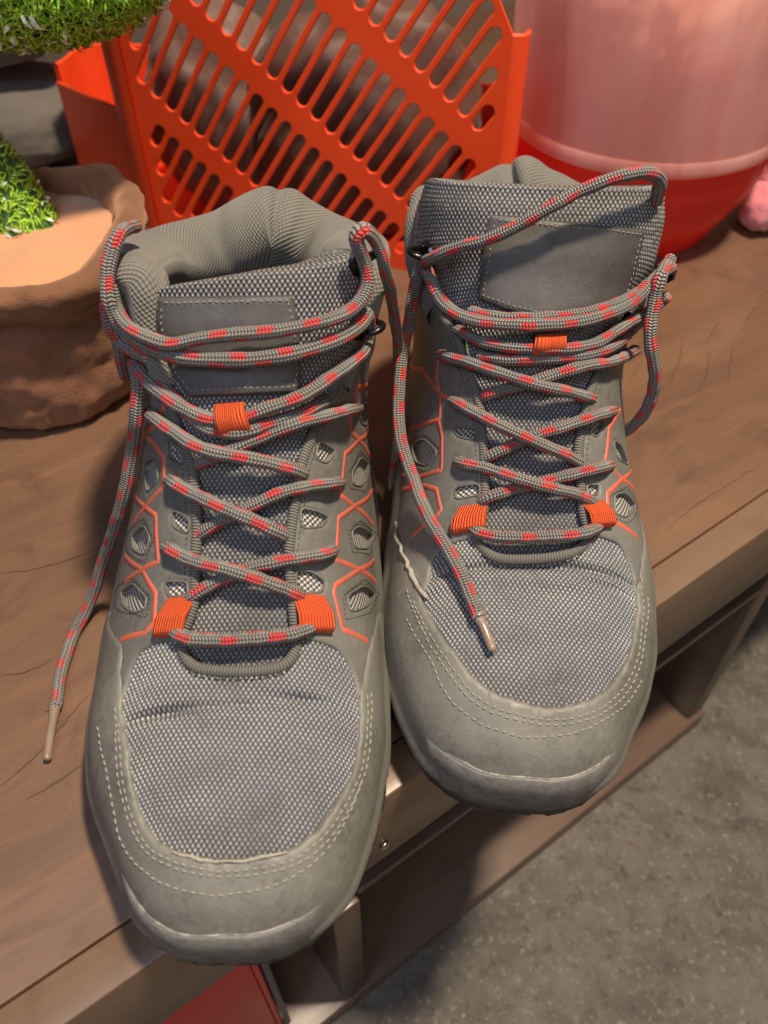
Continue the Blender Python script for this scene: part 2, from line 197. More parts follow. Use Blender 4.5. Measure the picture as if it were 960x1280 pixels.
# boot-local points of the lace runs
PT = {
 'L': {
  'lace_bar': [(-0.0228,-0.2137,0.0805),(-0.0192,-0.2187,0.083),(-0.0134,-0.222,0.084),(-0.0046,-0.2232,0.0844),(0.004,-0.2234,0.0847),(0.0154,-0.2227,0.0847),(0.0232,-0.221,0.0838),(0.0288,-0.2174,0.0819),(0.0308,-0.2125,0.079)],
  'lace_x1a': [(-0.0303,-0.1779,0.0839),(-0.0228,-0.1917,0.0974),(-0.0143,-0.1972,0.0977),(-0.0002,-0.2036,0.0995),(0.0127,-0.2068,0.0965),(0.0214,-0.2067,0.0903),(0.0251,-0.2055,0.0857)],
  'lace_x1b': [(0.0373,-0.1724,0.073),(0.0355,-0.1894,0.0912),(0.0266,-0.1956,0.0961),(0.0166,-0.1987,0.0975),(0.0048,-0.2008,0.0953),(-0.0071,-0.2041,0.0919),(-0.0138,-0.2061,0.0886),(-0.0192,-0.2018,0.08)],
  'lace_x2a': [(-0.0308,-0.1518,0.0969),(-0.0224,-0.1708,0.1123),(-0.0143,-0.1774,0.1127),(-0.003,-0.1848,0.1133),(0.0086,-0.1894,0.1106),(0.0168,-0.1901,0.105),(0.0217,-0.1841,0.0925)],
  'lace_x2b': [(0.0399,-0.1354,0.0756),(0.0385,-0.1639,0.1031),(0.0313,-0.1716,0.1097),(0.0198,-0.1779,0.1131),(0.008,-0.1819,0.1103),(-0.004,-0.1857,0.1061),(-0.0142,-0.187,0.099)],
  'lace_x3a': [(-0.0442,-0.1127,0.1014),(-0.0305,-0.1475,0.1261),(-0.0215,-0.1586,0.1279),(-0.0098,-0.1689,0.1281),(0.0049,-0.1731,0.1268),(0.0161,-0.1731,0.1233),(0.0247,-0.1695,0.1159),(0.0272,-0.1602,0.1042)],
  'lace_x3b': [(0.0477,-0.0737,0.0668),(0.0453,-0.1337,0.1151),(0.0364,-0.151,0.1269),(0.0249,-0.1596,0.1307),(0.0131,-0.1637,0.1286),(0.0012,-0.167,0.1253),(-0.0112,-0.1662,0.1179),(-0.017,-0.1607,0.1095)],
  'lace_x4a': [(-0.0402,-0.1244,0.1341),(-0.0348,-0.1374,0.1383),(-0.0273,-0.1469,0.1375),(-0.0175,-0.1554,0.1359),(-0.0062,-0.1613,0.1344),(0.0051,-0.1625,0.1356),(0.0157,-0.1604,0.1387),(0.0284,-0.155,0.1404),(0.0412,-0.1425,0.1411),(0.0491,-0.1311,0.1404),(0.052,-0.1231,0.1402)],
  'lace_x4b': [(-0.0247,-0.1451,0.1372),(-0.0149,-0.1559,0.1336),(-0.0067,-0.1618,0.1307),(0.0048,-0.1651,0.1313),(0.0139,-0.1618,0.132),(0.0252,-0.1569,0.1322),(0.0335,-0.148,0.1304),(0.0374,-0.1242,0.116)],
  'lace_top1': [(-0.0494,-0.1131,0.1186),(-0.0443,-0.1255,0.1396),(-0.044,-0.1269,0.1536),(-0.0441,-0.123,0.1621),(-0.0424,-0.123,0.1668),(-0.0405,-0.1288,0.1624),(-0.0352,-0.137,0.1588),(-0.0265,-0.1438,0.1578),(-0.0178,-0.1473,0.1574),(-0.0088,-0.1479,0.1596),(0.0038,-0.1478,0.1613),(0.0198,-0.1467,0.1618),(0.0369,-0.1421,0.1624),(0.0467,-0.1342,0.162),(0.0518,-0.1288,0.1652),(0.0528,-0.1259,0.1703),(0.0514,-0.1243,0.1755),(0.0493,-0.1253,0.1829),(0.0491,-0.1254,0.1872),(0.0516,-0.1244,0.1878),(0.0553,-0.1214,0.1826),(0.0588,-0.1184,0.1713),(0.0621,-0.1057,0.15),(0.0655,-0.0868,0.12),(0.0674,-0.0757,0.092),(0.0675,-0.074,0.066),(0.066,-0.0775,0.042),(0.0641,-0.087,0.022)],
  'lace_top2': [(-0.0383,-0.0874,0.1717),(-0.036,-0.1126,0.1825),(-0.0385,-0.1187,0.179),(-0.0406,-0.124,0.1732),(-0.0407,-0.1302,0.1666),(-0.0399,-0.1318,0.1592),(-0.0343,-0.1366,0.1544),(-0.0249,-0.1427,0.1525),(-0.0154,-0.1478,0.1532),(-0.0044,-0.1507,0.1537),(0.0119,-0.1514,0.1538),(0.0266,-0.1485,0.1541),(0.0417,-0.1408,0.1542),(0.05,-0.132,0.1543),(0.0528,-0.1266,0.1549),(0.0534,-0.1223,0.1463),(0.0527,-0.1206,0.1369),(0.0513,-0.121,0.1318)],
  'lace_top3': [(-0.0451,-0.123,0.1594),(-0.0455,-0.1254,0.1523),(-0.0428,-0.1277,0.1466),(-0.0378,-0.1325,0.1459),(-0.0299,-0.1384,0.1463)],
  'lace_free': [(-0.0386,-0.1299,0.1369),(-0.0359,-0.1393,0.1345),(-0.038,-0.1449,0.1233),(-0.043,-0.1441,0.106),(-0.0493,-0.1479,0.087),(-0.0586,-0.148,0.065),(-0.0718,-0.1457,0.038),(-0.0845,-0.1499,0.012),(-0.091,-0.1595,0.004),(-0.0924,-0.1731,0.004),(-0.0923,-0.1861,0.004),(-0.0907,-0.1998,0.004),(-0.0909,-0.2022,0.004)],
  'aglet': [(-0.0912,-0.2006,0.004),(-0.0903,-0.2085,0.004),(-0.0893,-0.2181,0.004),(-0.0884,-0.2264,0.0035)],
 },
 'R': {
  'lace_bar': [(-0.023,-0.2178,0.0787),(-0.0209,-0.2231,0.0808),(-0.0152,-0.2263,0.082),(-0.0073,-0.2271,0.0825),(0.0055,-0.2262,0.083),(0.0184,-0.2242,0.0833),(0.0261,-0.2199,0.082),(0.0307,-0.2125,0.0791)],
  'lace_x1a': [(-0.0301,-0.1812,0.0807),(-0.0277,-0.1958,0.0923),(-0.0176,-0.2009,0.095),(-0.005,-0.2077,0.0966),(0.0081,-0.2102,0.0945),(0.0185,-0.2088,0.0906),(0.0272,-0.2063,0.0839)],
  'lace_x1b': [(0.0407,-0.1696,0.0711),(0.0312,-0.1937,0.0924),(0.0184,-0.2016,0.095),(0.0053,-0.2056,0.0934),(-0.0058,-0.2071,0.0904),(-0.0171,-0.2103,0.0872),(-0.0215,-0.2056,0.0776)],
  'lace_x2a': [(-0.034,-0.1484,0.0889),(-0.0315,-0.171,0.1047),(-0.0235,-0.181,0.1077),(-0.0132,-0.1896,0.1086),(0.0032,-0.1957,0.1055),(0.0129,-0.1961,0.1016),(0.0205,-0.1935,0.0947)],
  'lace_x2b': [(0.046,-0.1316,0.073),(0.0319,-0.1724,0.1046),(0.0168,-0.1855,0.1087),(0.0012,-0.1905,0.1055),(-0.0081,-0.1921,0.101),(-0.017,-0.1942,0.0961),(-0.0208,-0.1888,0.0871)],
  'lace_x3a': [(-0.0401,-0.1116,0.0892),(-0.0375,-0.1486,0.1128),(-0.0295,-0.1612,0.1194),(-0.0152,-0.1731,0.1229),(0.0006,-0.1787,0.122),(0.0116,-0.1772,0.1185),(0.0228,-0.1721,0.1117),(0.031,-0.1563,0.0972)],
  'lace_x3b': [(0.0548,-0.1141,0.0964),(0.0489,-0.1274,0.1041),(0.0356,-0.154,0.1188),(0.0197,-0.1673,0.1245),(0.0037,-0.1726,0.1215),(-0.0092,-0.1736,0.1165),(-0.0187,-0.1729,0.1117),(-0.0226,-0.1648,0.1019)],
  'lace_x4a': [(0.0623,-0.1131,0.1254),(0.0586,-0.1153,0.1217),(0.0439,-0.1382,0.1292),(0.0336,-0.1511,0.1317),(0.0247,-0.1588,0.1303),(0.0136,-0.1642,0.1307),(0.0024,-0.1659,0.131),(-0.0105,-0.1643,0.1299),(-0.0233,-0.1573,0.1276),(-0.0326,-0.1445,0.124)],
  'lace_x4b': [(0.0569,-0.1126,0.1156),(0.0513,-0.1152,0.11),(0.0339,-0.1522,0.1245),(0.0214,-0.1624,0.1266),(0.0064,-0.1659,0.1264),(-0.0099,-0.1662,0.1249),(-0.0228,-0.16,0.1214)],
  'lace_top1': [(-0.0408,-0.0591,0.1465),(-0.0465,-0.0695,0.1412),(-0.0505,-0.0798,0.134),(-0.0512,-0.0859,0.1273),(-0.0464,-0.1313,0.1417),(-0.0389,-0.1437,0.136),(-0.028,-0.1548,0.136),(-0.0136,-0.1613,0.1386),(-0.001,-0.163,0.14),(0.0123,-0.1604,0.1404),(0.026,-0.1548,0.1408),(0.0393,-0.1435,0.1406),(0.0477,-0.1345,0.1442),(0.0551,-0.1238,0.1443),(0.06,-0.1133,0.14),(0.0613,-0.1108,0.1338)],
  'lace_top2': [(-0.0281,-0.1501,0.1368),(-0.0178,-0.1571,0.1391),(-0.005,-0.1591,0.1406),(0.0111,-0.1576,0.1412),(0.0262,-0.1513,0.1419),(0.0411,-0.1383,0.1413),(0.0523,-0.124,0.1416),(0.0586,-0.1125,0.1406),(0.0602,-0.109,0.1422)],
  'lace_diag': [(-0.0484,-0.1239,0.1431),(-0.045,-0.1355,0.1528),(-0.0352,-0.1406,0.1607),(-0.0252,-0.143,0.1652),(-0.0129,-0.1428,0.1716),(-0.0015,-0.1415,0.1789),(0.0104,-0.1379,0.1846),(0.0236,-0.1348,0.1886),(0.0356,-0.1295,0.1885),(0.0429,-0.1231,0.183),(0.0447,-0.1196,0.1766),(0.0457,-0.116,0.1708)],
  'lace_side': [(0.0549,-0.1242,0.1475),(0.0503,-0.1361,0.1486),(0.0493,-0.1404,0.138),(0.0498,-0.1473,0.1247),(0.0559,-0.1488,0.107),(0.0577,-0.1473,0.09),(0.0552,-0.1458,0.078),(0.0503,-0.145,0.07),(0.0466,-0.1425,0.064)],
  'lace_free': [(-0.0393,-0.063,0.1491),(-0.0421,-0.0752,0.1489),(-0.0459,-0.0965,0.1457),(-0.049,-0.1038,0.1389),(-0.0524,-0.112,0.1301),(-0.0548,-0.1242,0.1153),(-0.0572,-0.1374,0.1032),(-0.0576,-0.1525,0.0923),(-0.0563,-0.1675,0.0854),(-0.0534,-0.1783,0.0809),(-0.048,-0.1923,0.0779),(-0.041,-0.2146,0.0792),(-0.033,-0.2295,0.0773),(-0.0272,-0.24,0.0748),(-0.0232,-0.2491,0.0719),(-0.02,-0.2569,0.0701),(-0.0196,-0.2585,0.0697)],
  'aglet': [(-0.02,-0.2569,0.0701),(-0.0177,-0.2621,0.0686),(-0.0158,-0.2666,0.0674),(-0.0143,-0.2704,0.0667)],
 },
}

rng = np.random.default_rng(7); random.seed(7)
RTAB = rng.random(4001)

# ================================================================ helpers
def link(o, parent=None):
    COL.objects.link(o)
    if parent: o.parent = parent
    return o
def empty(name, loc, rz=0, label=None, cat=None, group=None):
    o = bpy.data.objects.new(name, None); o.empty_display_size = .02; link(o); o.location = loc; o.rotation_euler = (0, 0, rz)
    return tag(o, label, cat, group)
def tag(o, label=None, cat=None, group=None, kind=None):
    if label: o['label'] = label
    if cat: o['category'] = cat
    if group: o['group'] = group
    if kind: o['kind'] = kind
    return o
def mesh(name, V, F, mat, parent=None, smooth=True, uv=None, auto=None):
    me = bpy.data.meshes.new(name)
    me.from_pydata([tuple(map(float, v)) for v in V], [], [tuple(map(int, f)) for f in F])
    if smooth: me.shade_smooth()
    if uv is not None:
        l = me.uv_layers.new(name='uv'); li = np.zeros(len(me.loops), int); me.loops.foreach_get('vertex_index', li)
        l.data.foreach_set('uv', np.asarray(uv, float)[li].ravel())
    me.materials.append(mat); me.update()
    o = bpy.data.objects.new(name, me); link(o, parent)
    if auto is not None:
        me.set_sharp_from_angle(angle=R(auto))
    return o
def grid_mesh(name, P, mat, parent=None, mask=None, uv=None, close=False):
    """P (n,m,3) -> quads, built with foreach_set"""
    n, m = P.shape[:2]; idx = np.arange(n*m).reshape(n, m)
    if close: idx = np.concatenate([idx, idx[:, :1]], 1)
    q = np.stack([idx[:-1, :-1], idx[:-1, 1:], idx[1:, 1:], idx[1:, :-1]], -1).reshape(-1, 4)
    if mask is not None: q = q[mask[:-1, :-1].ravel()]
    me = bpy.data.meshes.new(name); me.vertices.add(n*m); me.vertices.foreach_set('co', P.reshape(-1).astype(np.float32))
    me.loops.add(len(q)*4); me.loops.foreach_set('vertex_index', q.ravel().astype(np.int32))
    me.polygons.add(len(q)); me.polygons.foreach_set('loop_start', (np.arange(len(q))*4).astype(np.int32))
    me.update(calc_edges=True); me.validate(); me.shade_smooth()
    if uv is not None:
        l = me.uv_layers.new(name='uv'); l.data.foreach_set('uv', uv.reshape(-1, 2)[q.ravel()].ravel().astype(np.float32))
    me.materials.append(mat)
    o = bpy.data.objects.new(name, me); return link(o, parent)
def crom(P, n):
    P = np.asarray(P, float); return cr(P, np.linspace(0, len(P)-1, n))
def resample(P, step):
    """smooth curve through points, even spacing"""
    D = crom(P, max(len(P)*14, 40)); s = np.r_[0, np.cumsum(np.linalg.norm(np.diff(D, axis=0), axis=1))]
    n = max(int(s[-1]/step), 3); u = np.linspace(0, s[-1], n)
    return np.stack([np.interp(u, s, D[:, k]) for k in range(D.shape[1])], 1), u
def frames(P):
    Tn = np.gradient(P, axis=0); Tn /= np.linalg.norm(Tn, axis=1, keepdims=True)+1e-12
    n = np.cross(Tn[0], [0, 0, 1.]);
    if np.linalg.norm(n) < 1e-3: n = np.cross(Tn[0], [1., 0, 0])
    N = [n/np.linalg.norm(n)]
    for i in range(1, len(P)):
        v = N[-1]-Tn[i]*np.dot(N[-1], Tn[i]); N.append(v/(np.linalg.norm(v)+1e-12))
    N = np.array(N); return Tn, N, np.cross(Tn, N)
def tube(name, P, r, mat, parent=None, seg=14, step=.0015, caps=True, phase=0, flat=1.):
    P, u = resample(P, step); Tn, N, B = frames(P)
    rr = np.full(len(P), float(r)) if np.isscalar(r) else np.interp(np.linspace(0, 1, len(P)), np.linspace(0, 1, len(r)), np.asarray(r))
    a = np.linspace(0, 2*np.pi, seg+1)
    ring = lambda i, k=1.: P[i]+rr[i]*k*(np.cos(a)[:, None]*N[i]+flat*np.sin(a)[:, None]*B[i])
    rows = [ring(i) for i in range(len(P))]; us = list(u)
    if caps:
        rows = [ring(0, .02)-Tn[0]*rr[0]*.5, ring(0, .7)-Tn[0]*rr[0]*.35]+rows+[ring(-1, .7)+Tn[-1]*rr[-1]*.35, ring(-1, .02)+Tn[-1]*rr[-1]*.5]
        us = [u[0], u[0]]+us+[u[-1], u[-1]]
    G = np.array(rows); UVs = np.stack(np.broadcast_arrays(np.array(us)[:, None]+phase, (a/(2*np.pi))[None, :]), -1)
    return grid_mesh(name, G, mat, parent, uv=UVs)
def merge(objs, name):
    """join raw meshes (all local coordinates equal) into the first"""
    import bmesh
    bm = bmesh.new()
    for o in objs: bm.from_mesh(o.data)
    me = objs[0].data; bm.to_mesh(me); bm.free()
    for o in objs[1:]:
        d = o.data; bpy.data.objects.remove(o); bpy.data.meshes.remove(d)
    objs[0].name = name; return objs[0]
def box(name, c, s, mat, parent=None, bev=.0, rz=0, seg=2):
    import bmesh
    bm = bmesh.new(); bmesh.ops.create_cube(bm, size=1)
    bmesh.ops.scale(bm, vec=s, verts=bm.verts)
    if bev: bmesh.ops.bevel(bm, geom=bm.edges[:], offset=bev, segments=seg, affect='EDGES', profile=.5)
    bmesh.ops.translate(bm, vec=c, verts=bm.verts)
    me = bpy.data.meshes.new(name); bm.to_mesh(me); bm.free(); me.materials.append(mat)
    if bev: me.shade_smooth(); me.set_sharp_from_angle(angle=R(50))
    o = bpy.data.objects.new(name, me); link(o, parent); o.rotation_euler = (0, 0, rz); return o

# ---------------------------------------------------------------- material expression helper
class X:
    """a node socket with arithmetic"""
    def __init__(s, nt, sock): s.nt, s.s = nt, sock
    def _m(s, op, *a, clamp=False):
        n = s.nt.nodes.new('ShaderNodeMath'); n.operation = op; n.use_clamp = clamp
        for i, v in enumerate((s,)+a):
            if isinstance(v, X): s.nt.links.new(v.s, n.inputs[i])
            else: n.inputs[i].default_value = v
        return X(s.nt, n.outputs[0])
    def __add__(s, o): return s._m('ADD', o)
    __radd__ = __add__
    def __sub__(s, o): return s._m('SUBTRACT', o)
    def __rsub__(s, o): return (s*-1)+o
    def __mul__(s, o): return s._m('MULTIPLY', o)
    __rmul__ = __mul__
    def sin(s): return s._m('SINE')
    def abs(s): return s._m('ABSOLUTE')
    def frac(s): return s._m('FRACT')
    def floor(s): return s._m('FLOOR')
    def lt(s, o): return s._m('LESS_THAN', o)
    def gt(s, o): return s._m('GREATER_THAN', o)
    def mod(s, o): return s._m('MODULO', o)
    def pow(s, o): return s._m('POWER', o)
    def min(s, o): return s._m('MINIMUM', o)
    def max(s, o): return s._m('MAXIMUM', o)
    def clamp(s): return s._m('ADD', 0., clamp=True)
class Mat:
    def __init__(s, name, rough=.5, **kw):
        s.m = bpy.data.materials.new(name); s.m.use_nodes = True; s.nt = s.m.node_tree
        s.b = s.nt.nodes['Principled BSDF']; s.b.inputs['Roughness'].default_value = rough
        for k, v in kw.items(): s.b.inputs[k.replace('_', ' ')].default_value = v
    def node(s, t, **kw):
        n = s.nt.nodes.new(t)
        for k, v in kw.items(): setattr(n, k, v)
        return n
    def coord(s, which='Object', scale=(1, 1, 1), rot=(0, 0, 0)):
        c = s.node('ShaderNodeTexCoord'); mp = s.node('ShaderNodeMapping'); mp.inputs['Scale'].default_value = scale; mp.inputs['Rotation'].default_value = rot
        s.nt.links.new(c.outputs[which], mp.inputs[0]); return mp.outputs[0]
    def sep(s, v):
        n = s.node('ShaderNodeSeparateXYZ'); s.nt.links.new(v, n.inputs[0]); return [X(s.nt, o) for o in n.outputs]
    def noise(s, v, scale, detail=4, rough=.55, dist=0):
        n = s.node('ShaderNodeTexNoise'); s.nt.links.new(v, n.inputs['Vector'])
        for k, q in (('Scale', scale), ('Detail', detail), ('Roughness', rough), ('Distortion', dist)): n.inputs[k].default_value = q
        return X(s.nt, n.outputs['Fac'])
    def vor(s, v, scale, feature='F1', out='Distance'):
        n = s.node('ShaderNodeTexVoronoi'); n.feature = feature; s.nt.links.new(v, n.inputs['Vector']); n.inputs['Scale'].default_value = scale
        return X(s.nt, n.outputs[out])
    def ramp(s, x, stops, interp='LINEAR'):
        n = s.node('ShaderNodeValToRGB'); n.color_ramp.interpolation = interp; s.nt.links.new(x.s, n.inputs[0]); e = n.color_ramp.elements
        while len(e) < len(stops): e.new(.5)
        for i, (p, c) in enumerate(stops): e[i].position = p; e[i].color = (tuple(c)+(1,))[:4] if not np.isscalar(c) else (c, c, c, 1)
        return X(s.nt, n.outputs[0])
    def mix(s, f, a, b, blend='MIX'):
        n = s.node('ShaderNodeMix'); n.data_type = 'RGBA'; n.blend_type = blend
        for sock, v in ((n.inputs[0], f), (n.inputs[6], a), (n.inputs[7], b)):
            if isinstance(v, X): s.nt.links.new(v.s, sock)
            elif np.isscalar(v): sock.default_value = v if sock.type == 'VALUE' else (v, v, v, 1)
            else: sock.default_value = tuple(v)+(1,)
        return X(s.nt, n.outputs[2])
    def color(s, c):
        if isinstance(c, X): s.nt.links.new(c.s, s.b.inputs['Base Color'])
        else: s.b.inputs['Base Color'].default_value = tuple(c)+(1,)
        return s
    def rough(s, x): s.nt.links.new(x.s, s.b.inputs['Roughness']); return s
    def bump(s, h, dist=.001, strength=1., add=None):
        n = s.node('ShaderNodeBump'); n.inputs['Distance'].default_value = dist; n.inputs['Strength'].default_value = strength
        s.nt.links.new(h.s, n.inputs['Height']); s.nt.links.new(n.outputs[0], s.b.inputs['Normal']); return s
TAU = 2*math.pi
# ---- boot materials
def leather(name, c1, c2, scuff=.25):
    M = Mat(name, .55); v = M.coord()
    n = M.noise(v, 26, 6, .6); f = M.noise(v, 900, 3, .6); w = M.noise(v, 90, 5, .65, 1.5); dust = M.noise(v, 330, 4, .7)
    c = M.mix(M.ramp(n, [(.35, 0), (.65, 1)]), c1, c2)
    c = M.mix(M.ramp(w, [(.58, 0), (.72, 1)])*scuff, c, (.36, .345, .31)); c = M.mix(M.ramp(dust, [(.62, 0), (.74, .5)])*scuff*2, c, (.34, .32, .28)); c = M.mix(M.ramp(dust*n, [(.16, .45), (.22, 0)]), c, (.09, .088, .076))
    M.color(c); M.rough(M.ramp(w, [(.3, .60), (.7, .46)]))
    fold = M.noise(v, 55, 3, .5, 2.0)
    return M.bump(f*.10+w*.35+fold*.5, .0011, .55).m
m_guard = leather('nubuck_leather', (.158, .158, .140), (.195, .193, .170), .30)
m_panel = leather('side_leather', (.146, .147, .134), (.178, .177, .160), .25)
m_label = leather('patch_leather', (.062, .062, .062), (.085, .085, .082), .10)
def weave(name, light, dark):
    """two-tone woven nylon: light warp knots over dark weft; uv counts the knots"""
    M = Mat(name, .36, Specular_IOR_Level=.75); u, v, _ = M.sep(M.coord('UV'))
    k = ((u*math.pi).sin()*(v*math.pi).sin())
    up = M.ramp(k*.5+.5, [(.53, 0), (.68, 1)])
    nz = M.noise(M.coord(), 38, 4); strand = ((u*math.pi*9).sin()*.5+.5)
    cl = M.mix(nz, tuple(c*.72 for c in light), tuple(min(1, c*1.25) for c in light))
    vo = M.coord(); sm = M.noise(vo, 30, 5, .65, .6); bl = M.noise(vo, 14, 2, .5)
    cl = M.mix(M.ramp(bl, [(.48, 0), (.64, .45)]), cl, (light[0]*.62, light[1]*.74, light[2]*1.0))     # blue cast of the cool light, painted into the yarn in patches
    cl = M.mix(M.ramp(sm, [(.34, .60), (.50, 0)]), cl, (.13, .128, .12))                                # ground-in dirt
    M.color(M.mix(up, dark, cl)); M.bump(strand, .00012, .6)
    M.rough(M.ramp(up, [(0, .6), (1, .25)]))
    return M.m
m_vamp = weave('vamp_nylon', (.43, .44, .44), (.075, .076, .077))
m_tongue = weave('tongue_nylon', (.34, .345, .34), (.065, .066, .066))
M = Mat('side_mesh', .5); u, v, _ = M.sep(M.coord('UV')); k = (u*math.pi).sin()*(v*math.pi).sin()
M.color(M.mix(M.ramp(k*.5+.5, [(.48, 0), (.56, 1)]), (.12, .12, .11), (.62, .61, .57))); M.bump(k, .0005, 1); m_mesh = M.m
M = Mat('lining_fabric', .85, Sheen_Weight=.25); v = M.coord(); x, y, z = M.sep(M.coord('UV'))
tw = ((x*.75+y)*TAU*520).sin(); tw2 = ((x-y*.35)*TAU*700).sin(); nn = M.noise(v, 45, 4)
M.color(M.mix(M.ramp(tw*.5+.5, [(.2, 0), (.7, 1)]), M.mix(nn, (.105, .102, .086), (.135, .13, .110)), M.mix(nn, (.17, .166, .14), (.215, .208, .178))))
M.bump(tw*.5+tw2*.35, .0005, .8); m_lining = M.m
M = Mat('piping_twill', .8); u, v, _ = M.sep(M.coord('UV')); s = ((u*900+v)*TAU).sin()
M.color(M.mix(s*.5+.5, (.11, .108, .098), (.215, .21, .19))); M.bump(s, .0004, .8); m_piping = M.m
M = Mat('stitch_thread', .5); M.color((.32, .305, .26)); m_thread = M.m
M = Mat('dark_thread', .6); M.color((.03, .03, .03)); m_dthread = M.m
# lace: braided grey cord with staggered red flecks
M = Mat('braided_lace', .62, Sheen_Weight=.2); uu, vv, _ = M.sep(M.coord('UV'))
row = vv*10; ri = row.floor(); rf = row.frac(); sg = ri.mod(2.)*2-1
br = ((uu*(1/.00118)+sg*rf*.42+ri.mod(2.)*.5)*math.pi).sin().abs()*((rf*math.pi).sin().pow(.5))*2-1
seg4 = (vv*4).floor(); alt = seg4.mod(2.)
q = (uu*(1/.0165)+alt*.5+sg*rf*.05).frac()
brk = M.noise(M.coord('UV', scale=(1, .004, 1)), 900, 2)
red = q.lt(brk*.28+.20)*(((vv*4).frac()).gt(.12))*(((vv*4).frac()).lt(.88))
nz = M.noise(M.coord(), 60, 3)
grey = M.mix(M.ramp(br*.5+.5, [(.12, 0), (.70, 1)]), (.075, .073, .066), M.mix(nz, (.25, .245, .22), (.40, .39, .355)))
redc = M.mix(M.ramp(br*.5+.5, [(.1, 0), (.6, 1)]), (.40, .015, .018), (.86, .055, .055))
M.color(M.mix(red, grey, redc)); fz = M.noise(M.coord(), 1800, 2)
M.bump(br+fz*.3, .0006, 1.); m_lace = M.m
M = Mat('lace_tip', .25, Coat_Weight=.5); M.color(M.mix(M.noise(M.coord(), 90), (.21, .15, .12), (.33, .25, .2))); m_aglet = M.m
M = Mat('orange_webbing', .6); u, v, _ = M.sep(M.coord('UV')); s = (u*TAU*12).sin(); g = (v*TAU*22).sin()
M.color(M.mix(s*.5+.5, (.75, .075, .015), (1.0, .17, .045))); M.bump(s+g*.25, .0007, .8); m_web = M.m
M = Mat('printed_line', .45); nz = M.noise(M.coord(), 160, 4); M.color(M.mix(M.ramp(nz, [(.3, 0), (.5, 1)]), (.44, .14, .095), (.62, .135, .085))); m_print = M.m
M = Mat('sole_rubber', .55); v = M.coord(); n = M.noise(v, 150, 6, .7)
M.color(M.mix(M.ramp(n, [(.35, 0), (.75, 1)]), (.115, .114, .105), (.23, .226, .208))); M.bump(n*.5+M.noise(v, 700, 3)*.4, .0008, .5); m_sole = M.m
M = Mat('outsole_rubber', .6); M.color(M.mix(M.noise(M.coord(), 80, 5), (.028, .028, .027), (.07, .068, .062))); m_outsole = M.m
M = Mat('hook_metal', .25, Metallic=.9); M.color((.045, .045, .048)); m_hook = M.m
M = Mat('raw_leather_edge', .9); M.color(M.mix(M.noise(M.coord(), 300, 3), (.26, .25, .20), (.48, .46, .38))); M.bump(M.noise(M.coord(), 900, 2), .0008, 1); m_raw = M.m
M = Mat('worn_rubber', .6); M.color(M.mix(M.ramp(M.noise(M.coord(), 220, 3), [(.4, 0), (.6, 1)]), (.16, .158, .145), (.34, .33, .30))); m_worn = M.m
m_blackin = Mat('footbed_dark', .9).color((.02, .02, .02)).m

# ================================================================ boots
def loc(b, t, th, off=0.): return SL(b, t, th, off)
def to_plane(b, th_t):  # (t,th) -> nearly metric plane for triangulating
    t = np.asarray(th_t)[..., 0]; th = np.asarray(th_t)[..., 1]
    return np.stack([th*.125, ARC(t)], -1)
_t = np.linspace(0, 14, 281); _p = S0('L', _t, _t*0); _a = np.r_[0, np.cumsum(np.linalg.norm(np.diff(_p, axis=0), axis=1))]
def ARC(t): return np.interp(t, _t, _a)
def INV(a): return np.interp(a, _a, _t)
def dens(P, step, closed=True):
    P = np.asarray(P, float); Q = np.vstack([P, P[:1]]) if closed else P; out = []
    for a, b in zip(Q[:-1], Q[1:]):
        n = max(1, int(round(np.linalg.norm(b-a)/step)))
        for i in range(n): out.append(a+(b-a)*i/n)
    if not closed: out.append(Q[-1])
    return np.array(out)
def smooth_closed(P, n=6):
    P = np.asarray(P, float)*[.1, 1]
    for _ in range(3):
        Q = np.roll(P, -1, 0); P = np.stack([P+(Q-P)*.16, Q+(P-Q)*.16], 1).reshape(-1, 2)
    return P*[10, 1]
def smooth_closed_cr(P, n=6):
    P = np.asarray(P, float); N = len(P); E = np.vstack([P[-2:], P, P[:3]]); x = np.linspace(2, 2+N, N*n, endpoint=False); return cr(E, x)
def inside(Q, poly):
    x, y = Q[:, 0], Q[:, 1]; c = np.zeros(len(Q), bool); P = np.asarray(poly); j = len(P)-1
    for i in range(len(P)):
        xi, yi = P[i]; xj, yj = P[j]
        m = ((yi > y) != (yj > y)); c ^= m & (x < (xj-xi)*(y-yi)/(yj-yi+1e-15)+xi); j = i
    return c
